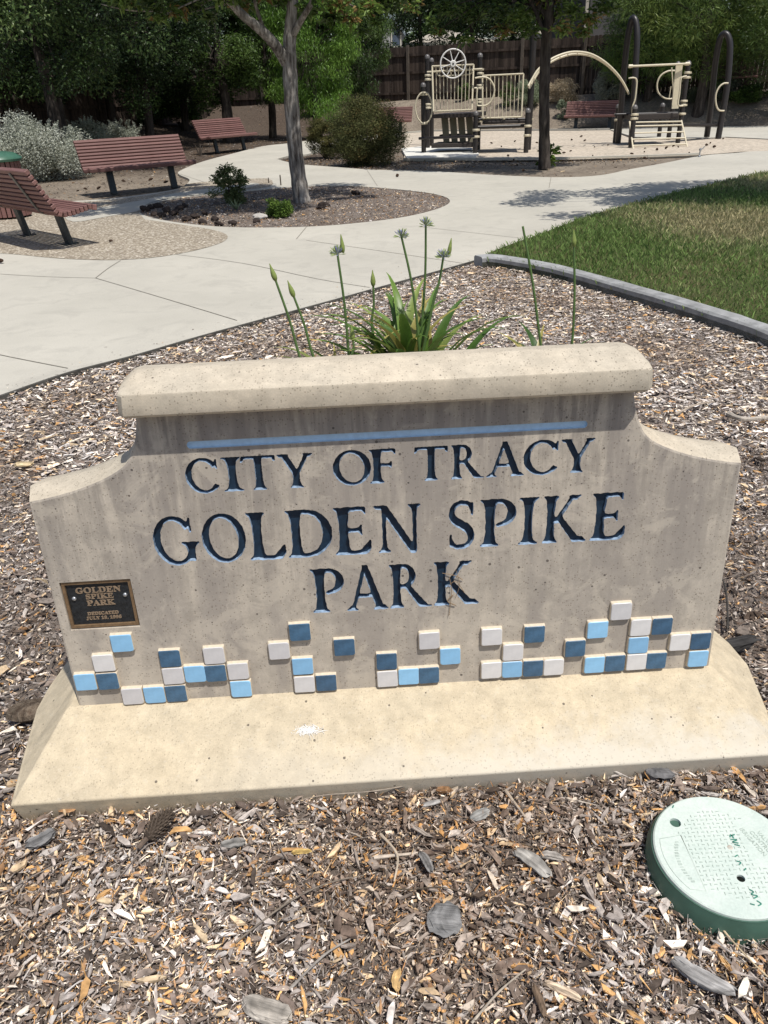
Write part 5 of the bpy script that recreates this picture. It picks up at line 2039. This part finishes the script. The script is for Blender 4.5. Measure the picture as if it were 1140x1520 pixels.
bg_tree('broadleaf_tree', 'big dark glossy leaved tree at the top left corner', 60, 20.5, 4.6, (3.8, 2.8, 3.3), 110, .62, 46000, .11, .055, DARK + [(.10, .155, .05), (.20, .27, .10)], 11, zmin=1.6, outward=.5, droop=.45)
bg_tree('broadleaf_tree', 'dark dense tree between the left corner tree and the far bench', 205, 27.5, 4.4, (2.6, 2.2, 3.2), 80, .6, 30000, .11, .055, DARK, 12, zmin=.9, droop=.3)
bg_tree('broadleaf_tree', 'mid green tree with a thick dark trunk behind the far bench', 326, 31.0, 3.6, (2.0, 1.8, 2.5), 70, .50, 26000, .11, .05, MID, 13, zmin=1.4, trunk=.22, droop=.35)
bg_tree('pepper_tree', 'bright yellow green feathery tree right of the grey trunk', 462, 31.0, 3.0, (1.6, 1.3, 2.7), 75, .5, 38000, .15, .022, BRT, 14, zmin=.95, droop=1.3)
bg_tree('pepper_tree', 'feathery mid green tree left of the grey trunk', 395, 33.0, 3.6, (1.3, 1.2, 2.5), 55, .48, 22000, .15, .024, MID + [(.09, .17, .03)], 15, zmin=1.3, droop=1.2)
bg_tree('pepper_tree', 'dark green drooping tree just left of the bare fence', 532, 34.5, 3.0, (1.1, 1.0, 2.1), 45, .42, 18000, .14, .024, MID, 16, zmin=1.35, droop=1.2)
bg_tree('pine_tree', 'soft needled green pine over the fence at the top right', 1045, 29.8, 3.7, (3.3, 1.8, 2.9), 150, .60, 60000, .22, .018, [(.05, .085, .022), (.09, .15, .035), (.16, .23, .055), (.24, .30, .08)], 17, zmin=.95, trunk=.2, flat=.7, outward=1.0, droop=.1, rpow=.33)
bg_tree('pine_tree', 'broad dark green pine behind the right hand hoop', 965, 31.6, 2.7, (2.2, 1.1, 2.4), 95, .52, 32000, .2, .02, [(.035, .07, .02), (.07, .13, .03), (.13, .22, .05), (.19, .29, .07)], 18, zmin=.5, flat=.7, outward=1.0, rpow=.33)
bg_tree('pine_tree', 'pine with low branches cut by the right edge of the photo', 1165, 28.5, 3.4, (2.2, 1.8, 2.6), 60, .6, 22000, .22, .018, [(.04, .075, .02), (.08, .13, .03), (.13, .19, .05)], 19, zmin=1.1, flat=.7, outward=1.0, rpow=.33)
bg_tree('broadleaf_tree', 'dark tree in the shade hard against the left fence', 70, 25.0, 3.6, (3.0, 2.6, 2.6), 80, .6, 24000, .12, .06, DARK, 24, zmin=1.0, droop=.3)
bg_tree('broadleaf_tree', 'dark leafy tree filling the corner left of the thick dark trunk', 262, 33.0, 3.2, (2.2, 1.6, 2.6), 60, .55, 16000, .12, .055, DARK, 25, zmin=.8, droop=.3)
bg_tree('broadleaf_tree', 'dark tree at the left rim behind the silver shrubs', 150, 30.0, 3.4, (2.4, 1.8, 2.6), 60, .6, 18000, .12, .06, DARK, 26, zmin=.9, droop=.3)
# beyond the fence
for i, (px, Y, h_, w_, lab) in enumerate([(625, 47, 4.6, 1.6, 'dark cypress beyond the fence right of the white gable'), (700, 46, 5.0, 1.7, 'dark cypress beyond the fence above the beige roof'),
                                           (760, 45, 4.4, 1.3, 'dark tree beyond the fence over the wheel'), (540, 50, 5.5, 2.4, 'tree beyond the fence left of the white gable')]):
    bg_tree('cypress_tree', lab, px, Y, h_, (w_, w_, h_ * .9), 60, .6, 14000, .2, .06, DARK, 30 + i, zmin=1.9 if 600 < px < 720 else .5, group='trees beyond the fence', droop=.3)
for i, (px, Y, w_) in enumerate([(-140, 36, 4), (20, 40, 4), (180, 44, 4.5), (330, 47, 4.5), (450, 50, 4), (830, 58, 3.2), (960, 47, 3.4), (1080, 44, 4), (1250, 40, 4.5), (700, 74, 5), (600, 76, 5)]):
    bg_tree('broadleaf_tree', ['far dark tree at the left rim above the fence', 'far dark tree behind the top left corner tree', 'far tree behind the second dark tree', 'far tree behind the far bench tree', 'far tree behind the feathery bright tree',
                               'far tree right of the dark trunk', 'far tree behind the broad pine', 'far tree behind the soft pine', 'far tree beyond the right edge', 'farthest tree over the beige roof', 'farthest tree over the white gable'][i],
            px, Y, 4.6, (w_, 2.5, 4.8), 90, 1.0, 12000, .42, .24, DARK, 50 + i, zmin=.3, group='trees beyond the fence', droop=.3)

# ------------------------------------------------------------------ houses beyond the fence
M['stucco_white'] = simple('stucco_pale', (.50, .50, .50), .9, .05, 12, .2, .1)
M['stucco_grey'] = simple('stucco_grey', (.085, .08, .08), .9, .06, 12, .2, .1)
M['roof_beige'] = simple('beige_shingle', (.40, .36, .30), .9, .12, 16, .2, .3)
M['roof_blue'] = simple('blue_grey_shingle', (.20, .24, .28), .9, .12, 16, .2, .3)
M['pane'] = simple('window_glass', (.10, .13, .18), .15, .1, 4, .6, 0)
M['trim'] = simple('white_trim', (.62, .60, .52), .7, .05, 12, .3, 0)


def house(px0, px1, Y, wall_top, ridge, depth, wallm, roofm, label, gable_front=True, window=None, eave=.4):
    a = AT(px0, 60, Y); b = AT(px1, 60, Y)
    x0, x1 = a[0], b[0]
    root = empty('house', ((x0 + x1) / 2, Y, 1.0))
    tag(root, label, 'house')
    w2 = (x1 - x0) / 2
    wt, rg = wall_top - 1, ridge - 1
    m = MB()
    if gable_front:
        m.add([(-w2, 0, 0), (w2, 0, 0), (w2, 0, wt), (0, 0, rg - .1), (-w2, 0, wt), (-w2, depth, 0), (w2, depth, 0), (w2, depth, wt), (0, depth, rg - .1), (-w2, depth, wt)],
              [(0, 1, 2, 3, 4), (6, 5, 9, 8, 7), (5, 0, 4, 9), (1, 6, 7, 2)])
        m.build('wall', [wallm], root)
        for s in (-1, 1):
            r_ = MB()
            e = np.array([s * (w2 + eave), -eave, wt - (rg - wt) / w2 * eave]); t = np.array([0, -eave, rg])
            V_ = [t, e, e + [0, depth + 2 * eave, 0], t + [0, depth + 2 * eave, 0]]
            V_ += [v - np.array([0, 0, .14]) for v in V_]
            r_.add(V_, [(0, 1, 2, 3), (7, 6, 5, 4), (0, 4, 5, 1), (1, 5, 6, 2), (2, 6, 7, 3), (3, 7, 4, 0)])
            r_.build('roof', [roofm], root)
    else:
        m.box((0, depth / 2, wt / 2), (2 * w2, depth, wt))
        m.build('wall', [wallm], root)
        r_ = MB()
        e = eave
        hip = min(w2 * .9, depth / 2)
        V_ = [(-w2 - e, -e, wt), (w2 + e, -e, wt), (w2 + e, depth + e, wt), (-w2 - e, depth + e, wt), (-w2 + hip, depth / 2, rg), (w2 - hip, depth / 2, rg)]
        r_.add(V_, [(0, 1, 5, 4), (1, 2, 5), (2, 3, 4, 5), (3, 0, 4), (0, 3, 2, 1)])
        r_.build('roof', [roofm], root)
        f_ = MB()
        f_.box((0, -e - .011, wt - .06), (2 * w2 + 2 * e, .02, .18)); f_.build('fascia', [M['trim']], root)
    if window:
        wx, wz, ww, wh = window
        fr = MB()
        for c, d in (((wx, -.03, wz + wh / 2), (ww + .12, .06, .08)), ((wx, -.03, wz - wh / 2), (ww + .12, .06, .08)), ((wx - ww / 2, -.03, wz), (.08, .06, wh - .08)), ((wx + ww / 2, -.03, wz), (.08, .06, wh - .08))):
            fr.box(c, d)
        fo_ = fr.build('window', [M['trim']], root)
        MB().box((wx, -.012, wz), (ww - .08, .02, wh - .08)).build('pane', [M['pane']], fo_)
    return root


g_ = AT(583, 28, 55)
house(566, 597, 55, AT(583, 44, 55)[2], AT(583, 22, 55)[2], 8, M['stucco_white'], M['roof_blue'], 'pale house gable with a blue grey roof edge and one window beyond the fence', True,
      ((AT(588, 60, 55)[0] - AT(581.5, 60, 55)[0]), AT(588, 55, 55)[2] - 1, .55, 1.0), .2)
house(612, 722, 50, AT(640, 64, 50)[2], AT(670, 36, 50)[2] + .0, 9, M['stucco_grey'], M['roof_beige'], 'house with a beige hipped shingle roof showing over the fence', False)
house(756, 812, 54, AT(770, 53, 54)[2], AT(790, 30, 54)[2], 9, M['stucco_grey'], M['roof_beige'], 'house with cream eaves behind the dark trunked tree', False)
house(872, 1000, 43, 7.5, 9.0, 9, M['stucco_grey'], M['roof_beige'], 'tall grey stucco house wall right of the dark trunk beyond the fence', False)
dn = AT(870.5, 30, 42.9)
o = MB().box((0, 0, 0), (.14, .10, 7.0)).build('downpipe', [M['roof_beige']]); o.location = (dn[0] - .05, dn[1] - .1, 4.5)
tag(o, 'cream downpipe at the corner of the tall grey house', 'downpipe')

# ------------------------------------------------------------------ shrubs
def GT(px, py):
    d = ray(px, py)
    t = 8.0
    while t < 70:
        p = np.array([0, 0, CAM_H]) + d * t
        if p[2] <= tz(p[0], p[1]): return p
        t += .04
    return p


def shrub(name, label, px0, px1, ytop, ybase, nleaf, L, W, cols, seed=0, cat='shrub', group=None, leafmat='leaf_matte', ncl=26, depth=1.0, stemcol='bark_dark', spikes=0, Y=None, **kw):
    pc = GT((px0 + px1) / 2, ybase) if Y is None else AT((px0 + px1) / 2, ybase, Y)
    Yc = pc[1]
    xa, xb = AT(px0, ybase, Yc)[0], AT(px1, ybase, Yc)[0]
    zt = AT((px0 + px1) / 2, ytop, Yc)[2]
    w = (xb - xa) / 2
    Yc += w * depth * .85
    zb = tz(pc[0], Yc)
    zt = AT((px0 + px1) / 2, ytop, Yc)[2]
    h = max(.12, zt - zb)
    base = np.array([(xa + xb) / 2, Yc, zb])
    root = empty(name, tuple(base))
    tag(root, label, cat, group)
    cr = min(w, h) * .30
    cl = ell((base[0], base[1], zb + h * .46), (max(.05, w - cr * .25), max(.05, w * depth - cr * .4), h * .54 - cr * .25), ncl, cr, .5, zmin=zb + .02, seed=seed)
    V, F, c = leafcloud(nleaf, cl, L, W, cols, **kw)
    k = V[:, 2].reshape(-1, 4).min(1) > zb - .02
    V = V.reshape(-1, 4, 3)[k].reshape(-1, 3); c = c.reshape(-1, 4, 3)[k].reshape(-1, 3); F = (np.arange(k.sum()) * 4)[:, None] + np.array([[0, 1, 2, 3]])
    link('foliage', np_mesh('foliage', V - base, F, M[leafmat], c), root)
    mb = MB()
    r5 = np.random.default_rng(seed)
    for i in range(min(ncl, 12)):
        e = cl[i][0] - base
        mb.tube(catmull([np.array([r5.normal(0, .03), r5.normal(0, .03), -.02]), e * .5 + np.array([0, 0, .03]), e], 3), np.linspace(.012, .004, 7), 5)
    mb.build('stem', [M[stemcol]], root)
    if spikes:
        sv = []
        for i in range(spikes):
            a = r5.uniform(0, 6.28); q = math.sqrt(r5.random())
            p = np.array([math.cos(a) * w * q * .95, math.sin(a) * w * depth * q * .9, h * (1 - .45 * q * q) - .05])
            e = p + np.array([math.cos(a) * .12 * q + r5.normal(0, .03), math.sin(a) * .1 * q, r5.uniform(.10, .24)])
            for k in range(14):
                t = k / 14
                sv.append((base + p + (e - p) * t, .018 * (1 - .5 * t)))
        V, F, c = leafcloud(spikes * 60, sv, L * .9, W * .9, cols[-3:], outward=.3, flat=.9)
        link('flower_spike', np_mesh('flower_spike', V - base, F, M[leafmat], c), root)['kind'] = 'stuff'
    return root


SIL = [(.28, .30, .24), (.42, .44, .36), (.56, .58, .50), (.68, .69, .61)]
shrub('silver_shrub', 'large silvery white leaved shrub behind the bench at left', -75, 134, 180, 274, 36000, .05, .023, SIL, 1, ncl=60, spikes=70, depth=.6, outward=.4)
shrub('silver_shrub', 'silver grey shrub behind and right of the large white leaved one', 80, 172, 180, 243, 14000, .045, .02, [(.30, .32, .24), (.42, .44, .34), (.52, .54, .44)], 2, ncl=40, spikes=40, depth=.6)
shrub('silver_shrub', 'smallest silver grey shrub just above the bench back', 150, 214, 178, 226, 8000, .045, .02, [(.30, .32, .25), (.40, .42, .34), (.5, .52, .44)], 3, ncl=30, spikes=24, depth=.6)
OLV = [(.06, .07, .03), (.10, .11, .042), (.15, .155, .06), (.22, .165, .065)]
shrub('olive_bush', 'big round olive green bush at the tip of the path island', 488, 606, 140, 251, 46000, .045, .019, OLV, 4, ncl=110, outward=.4)
shrub('olive_bush', 'smaller yellowish olive bush left of the big round one', 452, 515, 164, 238, 16000, .042, .018, [(.06, .065, .025), (.11, .11, .038), (.17, .15, .05)], 5, ncl=40)
shrub('nandina_shrub', 'loose dark green shrub at the left of the oval tree bed', 312, 368, 243, 309, 3200, .060, .022, [(.07, .10, .04), (.12, .155, .06), (.18, .21, .085)], 6, ncl=30, depth=.9, outward=.5, rpow=.6)
shrub('low_shrub', 'small bright green mound shrub at the front of the oval bed', 391, 438, 292, 329, 4200, .030, .014, [(.06, .11, .02), (.11, .18, .035), (.17, .26, .05)], 7, ncl=30)
shrub('leafy_sprout', 'leafy green sprout at the foot of the dark trunk', 798, 834, 214, 251, 160, .13, .06, [(.06, .10, .02), (.12, .19, .035), (.2, .28, .06)], 8, ncl=14, leafmat='leaf', outward=.8, cat='sprout')
shrub('dark_shrub', 'dark green shrub left of the olive bush against the bank', 450, 488, 120, 180, 5000, .07, .035, MID, 9, ncl=30, leafmat='leaf')
shrub('dark_shrub', 'leafy green shrub under the trees left of the far bench', 226, 300, 92, 190, 13000, .09, .045, [(.04, .07, .02), (.07, .13, .03), (.12, .20, .05)], 10, ncl=36, leafmat='leaf')
shrub('dark_shrub', 'low dark shrub in front of the shaded left fence', 190, 236, 140, 188, 4000, .08, .04, DARK, 20, ncl=24, leafmat='leaf')
shrub('dry_shrub', 'dry beige rounded shrub on the bank behind the arch climber', 814, 864, 117, 160, 12000, .07, .018, [(.34, .27, .18), (.46, .38, .26), (.56, .47, .34)], 11, ncl=36, outward=1.0, rpow=.35)
shrub('grey_shrub', 'spiky grey green shrub on the bank beside the tall hoop', 884, 934, 106, 158, 12000, .09, .018, [(.26, .27, .21), (.36, .37, .29), (.46, .46, .37)], 12, ncl=36, outward=1.1, rpow=.35)
shrub('grey_shrub', 'grey green shrub behind the dark trunk', 760, 808, 116, 167, 10000, .07, .018, [(.20, .24, .15), (.30, .35, .23), (.40, .44, .31)], 13, ncl=30, outward=.8)
shrub('grey_shrub', 'small grey green shrub left of the far bench on the sand', 826, 848, 148, 181, 3500, .07, .018, [(.20, .24, .16), (.30, .34, .23), (.38, .42, .3)], 14, ncl=16, outward=.8)
shrub('green_shrub', 'narrow upright green shrub seen through the barred panel', 677, 699, 117, 152, 2200, .08, .022, [(.06, .10, .03), (.11, .17, .05), (.17, .24, .08)], 15, ncl=20)
shrub('green_shrub', 'thin green shrub behind the second barred panel', 740, 772, 118, 166, 1800, .08, .022, [(.06, .10, .03), (.11, .17, .05), (.17, .22, .09)], 16, ncl=20)
shrub('green_shrub', 'leafy green shrub on the bank above the olive bush', 519, 552, 124, 150, 2800, .08, .035, MID, 17, ncl=22, leafmat='leaf')
shrub('cream_shrub', 'little cream yellow tufted plant against the fence', 558, 577, 135, 148, 1200, .06, .012, [(.40, .38, .22), (.55, .50, .32)], 18, ncl=14, outward=.8)
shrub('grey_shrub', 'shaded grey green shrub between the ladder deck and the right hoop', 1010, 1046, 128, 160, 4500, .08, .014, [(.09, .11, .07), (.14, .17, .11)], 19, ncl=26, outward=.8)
shrub('dark_shrub', 'dark bushy shrub right of the right hoop', 1085, 1150, 125, 168, 5500, .09, .03, MID, 21, ncl=30)
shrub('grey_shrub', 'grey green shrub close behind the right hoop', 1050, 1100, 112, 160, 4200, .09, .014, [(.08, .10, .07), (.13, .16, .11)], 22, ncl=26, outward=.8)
shrub('green_shrub', 'low green plant along the bank under the bright feathery tree', 480, 500, 128, 152, 1200, .08, .03, MID, 23, ncl=12, leafmat='leaf')

# spiky plant and rocks in the oval bed
sp_ = empty('spiky_plant', tuple(G(351, 311, 0)))
tag(sp_, 'small spiky grey green rosette between the loose shrub and the bright mound', 'plant')
r6 = np.random.default_rng(8)
for i in range(26):
    a = r6.uniform(0, 6.28); el = r6.uniform(.3, 1.3); L_ = r6.uniform(.14, .26)
    d = np.array([math.cos(a) * math.cos(el), math.sin(a) * math.cos(el), math.sin(el)])
    s = np.array([-math.sin(a), math.cos(a), 0]) * .008
    MB().add([-s, s, d * L_ * .6 + s * .8, d * L_ - np.array([0, 0, .02]), d * L_ * .6 - s * .8], [(0, 1, 2, 4), (4, 2, 3)]).build('leaf', [simple('spiky_leaf', (.20, .25, .13), .6, .2, 30, .3, 0)] if i == 0 else [bpy.data.materials['spiky_leaf']], sp_)


def rock_mesh(seed, s):
    import bmesh
    bm = bmesh.new()
    bmesh.ops.create_icosphere(bm, subdivisions=2, radius=s)
    r_ = np.random.default_rng(seed)
    k = r_.normal(0, 1, (4, 3))
    for v in bm.verts:
        p = np.array(v.co) / s
        f = 1 + .16 * math.sin(3 * p @ k[0]) + .14 * math.sin(4 * p @ k[1] + 1) + r_.normal(0, .05)
        v.co = Vector((p * s * f * np.array([1.2, .9, .7])).tolist())
    me = bpy.data.meshes.new('lava_rock')
    bm.to_mesh(me); bm.free()
    me.materials.append(M['lava'])
    return me


M['lava'] = simple('black_lava', (.040, .030, .026), .95, .4, 40, .2, .6)
rms = [rock_mesh(i, .065) for i in range(5)]
for i, (px, py) in enumerate([(215, 312), (224, 308), (236, 306), (247, 313), (258, 317), (266, 311), (240, 320), (228, 318), (277, 326), (290, 322), (304, 318), (318, 326), (380, 328), (275, 306), (325, 333), (345, 332), (300, 330), (483, 304), (476, 308), (528, 287)]):
    o = link('lava_rock', rms[i % 5])
    p = G(px, py, .01)
    o.location = (p[0], p[1], .015)
    o.rotation_euler = (random.uniform(-.4, .4), random.uniform(-.4, .4), random.uniform(0, 6.28))
    k = random.uniform(.7, 1.25); o.scale = (k, k, k)
    tag(o, 'dark lava rock on the chips of the oval bed', 'rock', 'dark rocks edging the oval tree bed')
o = link('pale_rock', rms[1].copy()); o.data.materials.clear(); o.data.materials.append(simple('pale_stone', (.45, .42, .38), .9, .2, 30, .2, .4))
p = G(385, 323, .01); o.location = (p[0], p[1], .02); o.scale = (1.3, 1.2, .9)
tag(o, 'pale grey stone at the left of the bright mound shrub', 'rock')

# fallen seed pods scattered on sand, dirt and paving
pod = rock_mesh(77, .045); pod.name = 'seed_pod'
pod.materials.clear(); pod.materials.append(simple('pod_brown', (.055, .035, .025), .9, .3, 60, .1, .3))
pods = [(592, 263), (745, 219), (761, 213), (800, 213), (836, 229), (846, 226), (905, 217), (880, 233), (955, 222), (978, 222), (985, 221), (996, 220), (958, 226), (1056, 214), (1045, 216), (1073, 207), (1057, 221), (870, 208), (885, 219),
        (143, 281), (130, 282), (118, 285), (185, 272), (224, 270), (245, 271), (164, 361), (0, 392), (148, 215), (757, 234), (765, 240), (775, 257), (768, 248), (955, 236), (938, 229), (1025, 227), (1003, 219), (968, 216), (860, 203), (850, 210), (652, 208), (733, 213)]
for i, (px, py) in enumerate(pods[::1]):
    px += random.uniform(-4, 4); py += random.uniform(-2.0, 2.0)
    p = G(px, py, .0)
    o = link('seed_pod', pod)
    zb = .03
    o.location = (p[0], p[1], zb)
    k = random.uniform(.4, .8) * (1.0 if p[1] > 14 else .8)
    o.scale = (k * 1.2, k, k)
    o.rotation_euler = (random.uniform(-.5, .5), random.uniform(-.5, .5), random.uniform(0, 6.28))
    tag(o, 'small dark dry seed pod lying on the ground', 'seed pod', 'dry seed pods scattered over the sand, path and dirt')

# sprinkler standpipe by the path
p = G(1038, 233)
sk_ = empty('sprinkler', (p[0], p[1], 0))
tag(sk_, 'small grey sprinkler riser between sand and path at right', 'sprinkler')
MB().lathe([(.03, 0), (.028, .02), (.014, .03), (.014, .12), (.03, .13), (.03, .16), (.01, .17)], n=12).build('riser', [M['bolt']], sk_)
MB().tube([(0, 0, .14), (.05, 0, .16), (.08, 0, .20)], .01, 7).build('nozzle', [M['bolt']], sk_)
# thin markers by the tree
for px, py, h in ((417, 275, .16), (399, 272, .08)):
    p = G(px, py)
    o = MB().lathe([(.012, 0), (.012, h), (.006, h + .02)], n=8).build('marker_peg', [M['fence_post']])
    o.location = (p[0], p[1], 0)
    tag(o, 'thin dark peg standing on the path left of the grey trunk, the %s one' % ('taller' if h > .1 else 'shorter'), 'peg')
# stump in the left bed
p = GT(297, 232)
sb = MB()
for k in range(5):
    a = k * 1.3
    sb.tube([np.array([0, 0, -.03]), np.array([.05 * math.cos(a), .05 * math.sin(a), .12]), np.array([.12 * math.cos(a), .10 * math.sin(a), .26 + .05 * k % .1])], [.028, .02, .01], 6)
o = sb.build('dead_stump', [M['fence_post']]); o.location = tuple(p)
tag(o, 'dead woody stub in the dirt left of the far bench leg', 'stump')

# ------------------------------------------------------------------ agapanthus behind the sign
def agmat(name, a, b): return simple(name, a, .5, .3, 20, .4, .05)


M['ag_leaf'] = tint_mat('strap_leaf', .4, .4, .2, 30, (1, 1, 1), transl=.25)
M['ag_stalk'] = simple('stalk_green', (.10, .17, .05), .5, .2, 20, .4, 0)
M['ag_bud'] = simple('bud_yellow_green', (.24, .30, .08), .5, .25, 60, .4, 0)
M['ag_flower'] = tint_mat('umbel', .6, .3, .2, 30)


def strap(root, p0, az, L_, rise, wid, col, seed=0):
    r_ = np.random.default_rng(seed)
    N = 12
    P = []
    x = 0; z = 0
    el = rise
    for i in range(N + 1):
        P.append(np.array([math.cos(az) * x, math.sin(az) * x, z]))
        x += math.cos(el) * L_ / N; z += math.sin(el) * L_ / N
        el -= (rise + r_.uniform(-.2, .65)) / N * (0.15 + 1.75 * i / N)
    s = np.array([-math.sin(az), math.cos(az), 0])
    V_, cl = [], []
    for i, p in enumerate(P):
        t = i / N
        w_ = wid * (1 - t ** 3.2) * (.75 + .35 * math.sin(math.pi * min(t * 1.2, 1)))
        V_ += [p - s * w_ / 2 + np.array([0, 0, w_ * .22]), p, p + s * w_ / 2 + np.array([0, 0, w_ * .22])]
        c_ = np.array(col) * (1.0 if t < .75 else 1 + (t - .75) * 1.2)
        cl += [c_, c_ * .85, c_]
    F_ = []
    for i in range(N):
        for k in (0, 1):
            F_.append([i * 3 + k, i * 3 + k + 1, (i + 1) * 3 + k + 1, (i + 1) * 3 + k])
    o = link('leaf', np_mesh('leaf', V_, F_, M['ag_leaf'], np.array(cl), smooth=True), root)
    o.location = p0
    return o


def stalk(root, top_px, low_px, Y, head, seed=0):
    b = root.location
    t = AT(*top_px, Y); l = AT(*low_px, Y)
    d = (l - t); 
    k = (0 - t[2]) / d[2]
    foot = t + d * k
    foot = foot * .6 + np.array([b[0], Y, 0]) * .4 if k > 1.4 else foot
    foot[2] = 0
    P = catmull([foot, l + (foot - l) * .3, l, (l + t) / 2 + np.array([.006, 0, 0]), t], 4)
    P = [p - np.array(b) for p in P]
    o = MB().tube(P, np.linspace(.0078, .0050, len(P)), 8).build('flower_stalk', [M['ag_stalk']], root)
    top = P[-1]
    dr = (P[-1] - P[-3]); dr /= np.linalg.norm(dr)
    x = np.cross(dr, [0, 1, 0]); x /= np.linalg.norm(x); y = np.cross(dr, x)
    Rm = np.stack([x, y, dr], 1)
    r_ = np.random.default_rng(seed)
    if head in ('bud', 'both'):
        off = np.array([.026, 0, .012]) if head == 'both' else np.zeros(3)
        k = .8 if head == 'both' else 1
        q = MB().lathe([(.004, -.002), (.0105 * k, .010), (.0125 * k, .024), (.010 * k, .042), (.005, .060), (.0015, .078)], top + off - dr * .004, 10, M=Rm).build('flower_bud', [M['ag_bud']], o)
    if head in ('umbel', 'both'):
        V_, F_, cl = [], [], []
        mb = MB()
        for i in range(52):
            a = r_.uniform(0, 6.28); e = r_.uniform(-.1, 1.5)
            dd = np.array([math.cos(a) * math.cos(e), math.sin(a) * math.cos(e), math.sin(e)])
            L_ = r_.uniform(.022, .036)
            tip = top + dd * L_
            mb.tube([top, top + dd * L_ * .55, tip, tip + dd * .010], [.0008, .0009, .0026, .0008], 5, mi=0 if i % 3 else 1)
        mb.build('umbel', [simple('umbel_green', (.34, .40, .18), .6, .2, 50, .3, 0), simple('umbel_blue', (.30, .31, .48), .6, .3, 50, .3, 0)], o)


AGC = [(.07, .14, .026), (.11, .20, .036), (.16, .26, .05), (.25, .32, .085)]
YEL = (.38, .33, .10)


def clump(px, Y, nl, Lr, label, seed, cols=AGC, yel=.1, wid=.026, fan=1.0, rise=(.6, 1.45)):
    c = AT(px, 500, Y)
    root = empty('agapanthus', (c[0], Y, -.01))
    tag(root, label, 'agapanthus plant')
    r_ = np.random.default_rng(seed)
    for i in range(nl):
        az = r_.uniform(0, 6.28)
        col = YEL if r_.random() < yel else cols[r_.integers(len(cols))]
        strap(root, (r_.normal(0, .05), r_.normal(0, .05), 0), az, r_.uniform(*Lr), r_.uniform(*rise), wid * r_.uniform(.7, 1.2), col, seed * 100 + i)
    return root


a1 = clump(607, 3.75, 64, (.55, .86), 'large agapanthus clump with arching leaves behind the middle of the sign cap', 1, wid=.060, rise=(1.15, 1.54))
stalk(a1, (596, 352), (617, 460), 3.75, 'umbel', 1)
stalk(a1, (632, 335), (627, 470), 3.80, 'umbel', 2)
stalk(a1, (658, 382), (643, 450), 3.72, 'both', 3)
stalk(a1, (554, 424), (552, 480), 3.78, 'bud', 4)
a2 = clump(505, 3.55, 18, (.42, .66), 'small yellowing agapanthus with four tall stalks left of the large clump', 2, [(.14, .19, .04), (.22, .26, .07)], .35, .044, rise=(.9, 1.5))
stalk(a2, (409, 416), (445, 530), 3.45, 'bud', 5)
stalk(a2, (436, 440), (462, 520), 3.5, 'bud', 6)
stalk(a2, (501, 378), (517, 520), 3.55, 'both', 7)
stalk(a2, (524, 505), (522, 530), 3.5, 'bud', 8)
a3 = clump(822, 3.7, 13, (.46, .62), 'small agapanthus with one budded and one bare stalk near the right end of the cap', 3, [(.06, .12, .03), (.10, .17, .04)], .2, .045, rise=(1.1, 1.5))
stalk(a3, (776, 336), (801, 500), 3.65, 'none', 9)
stalk(a3, (852, 365), (850, 500), 3.7, 'bud', 10)
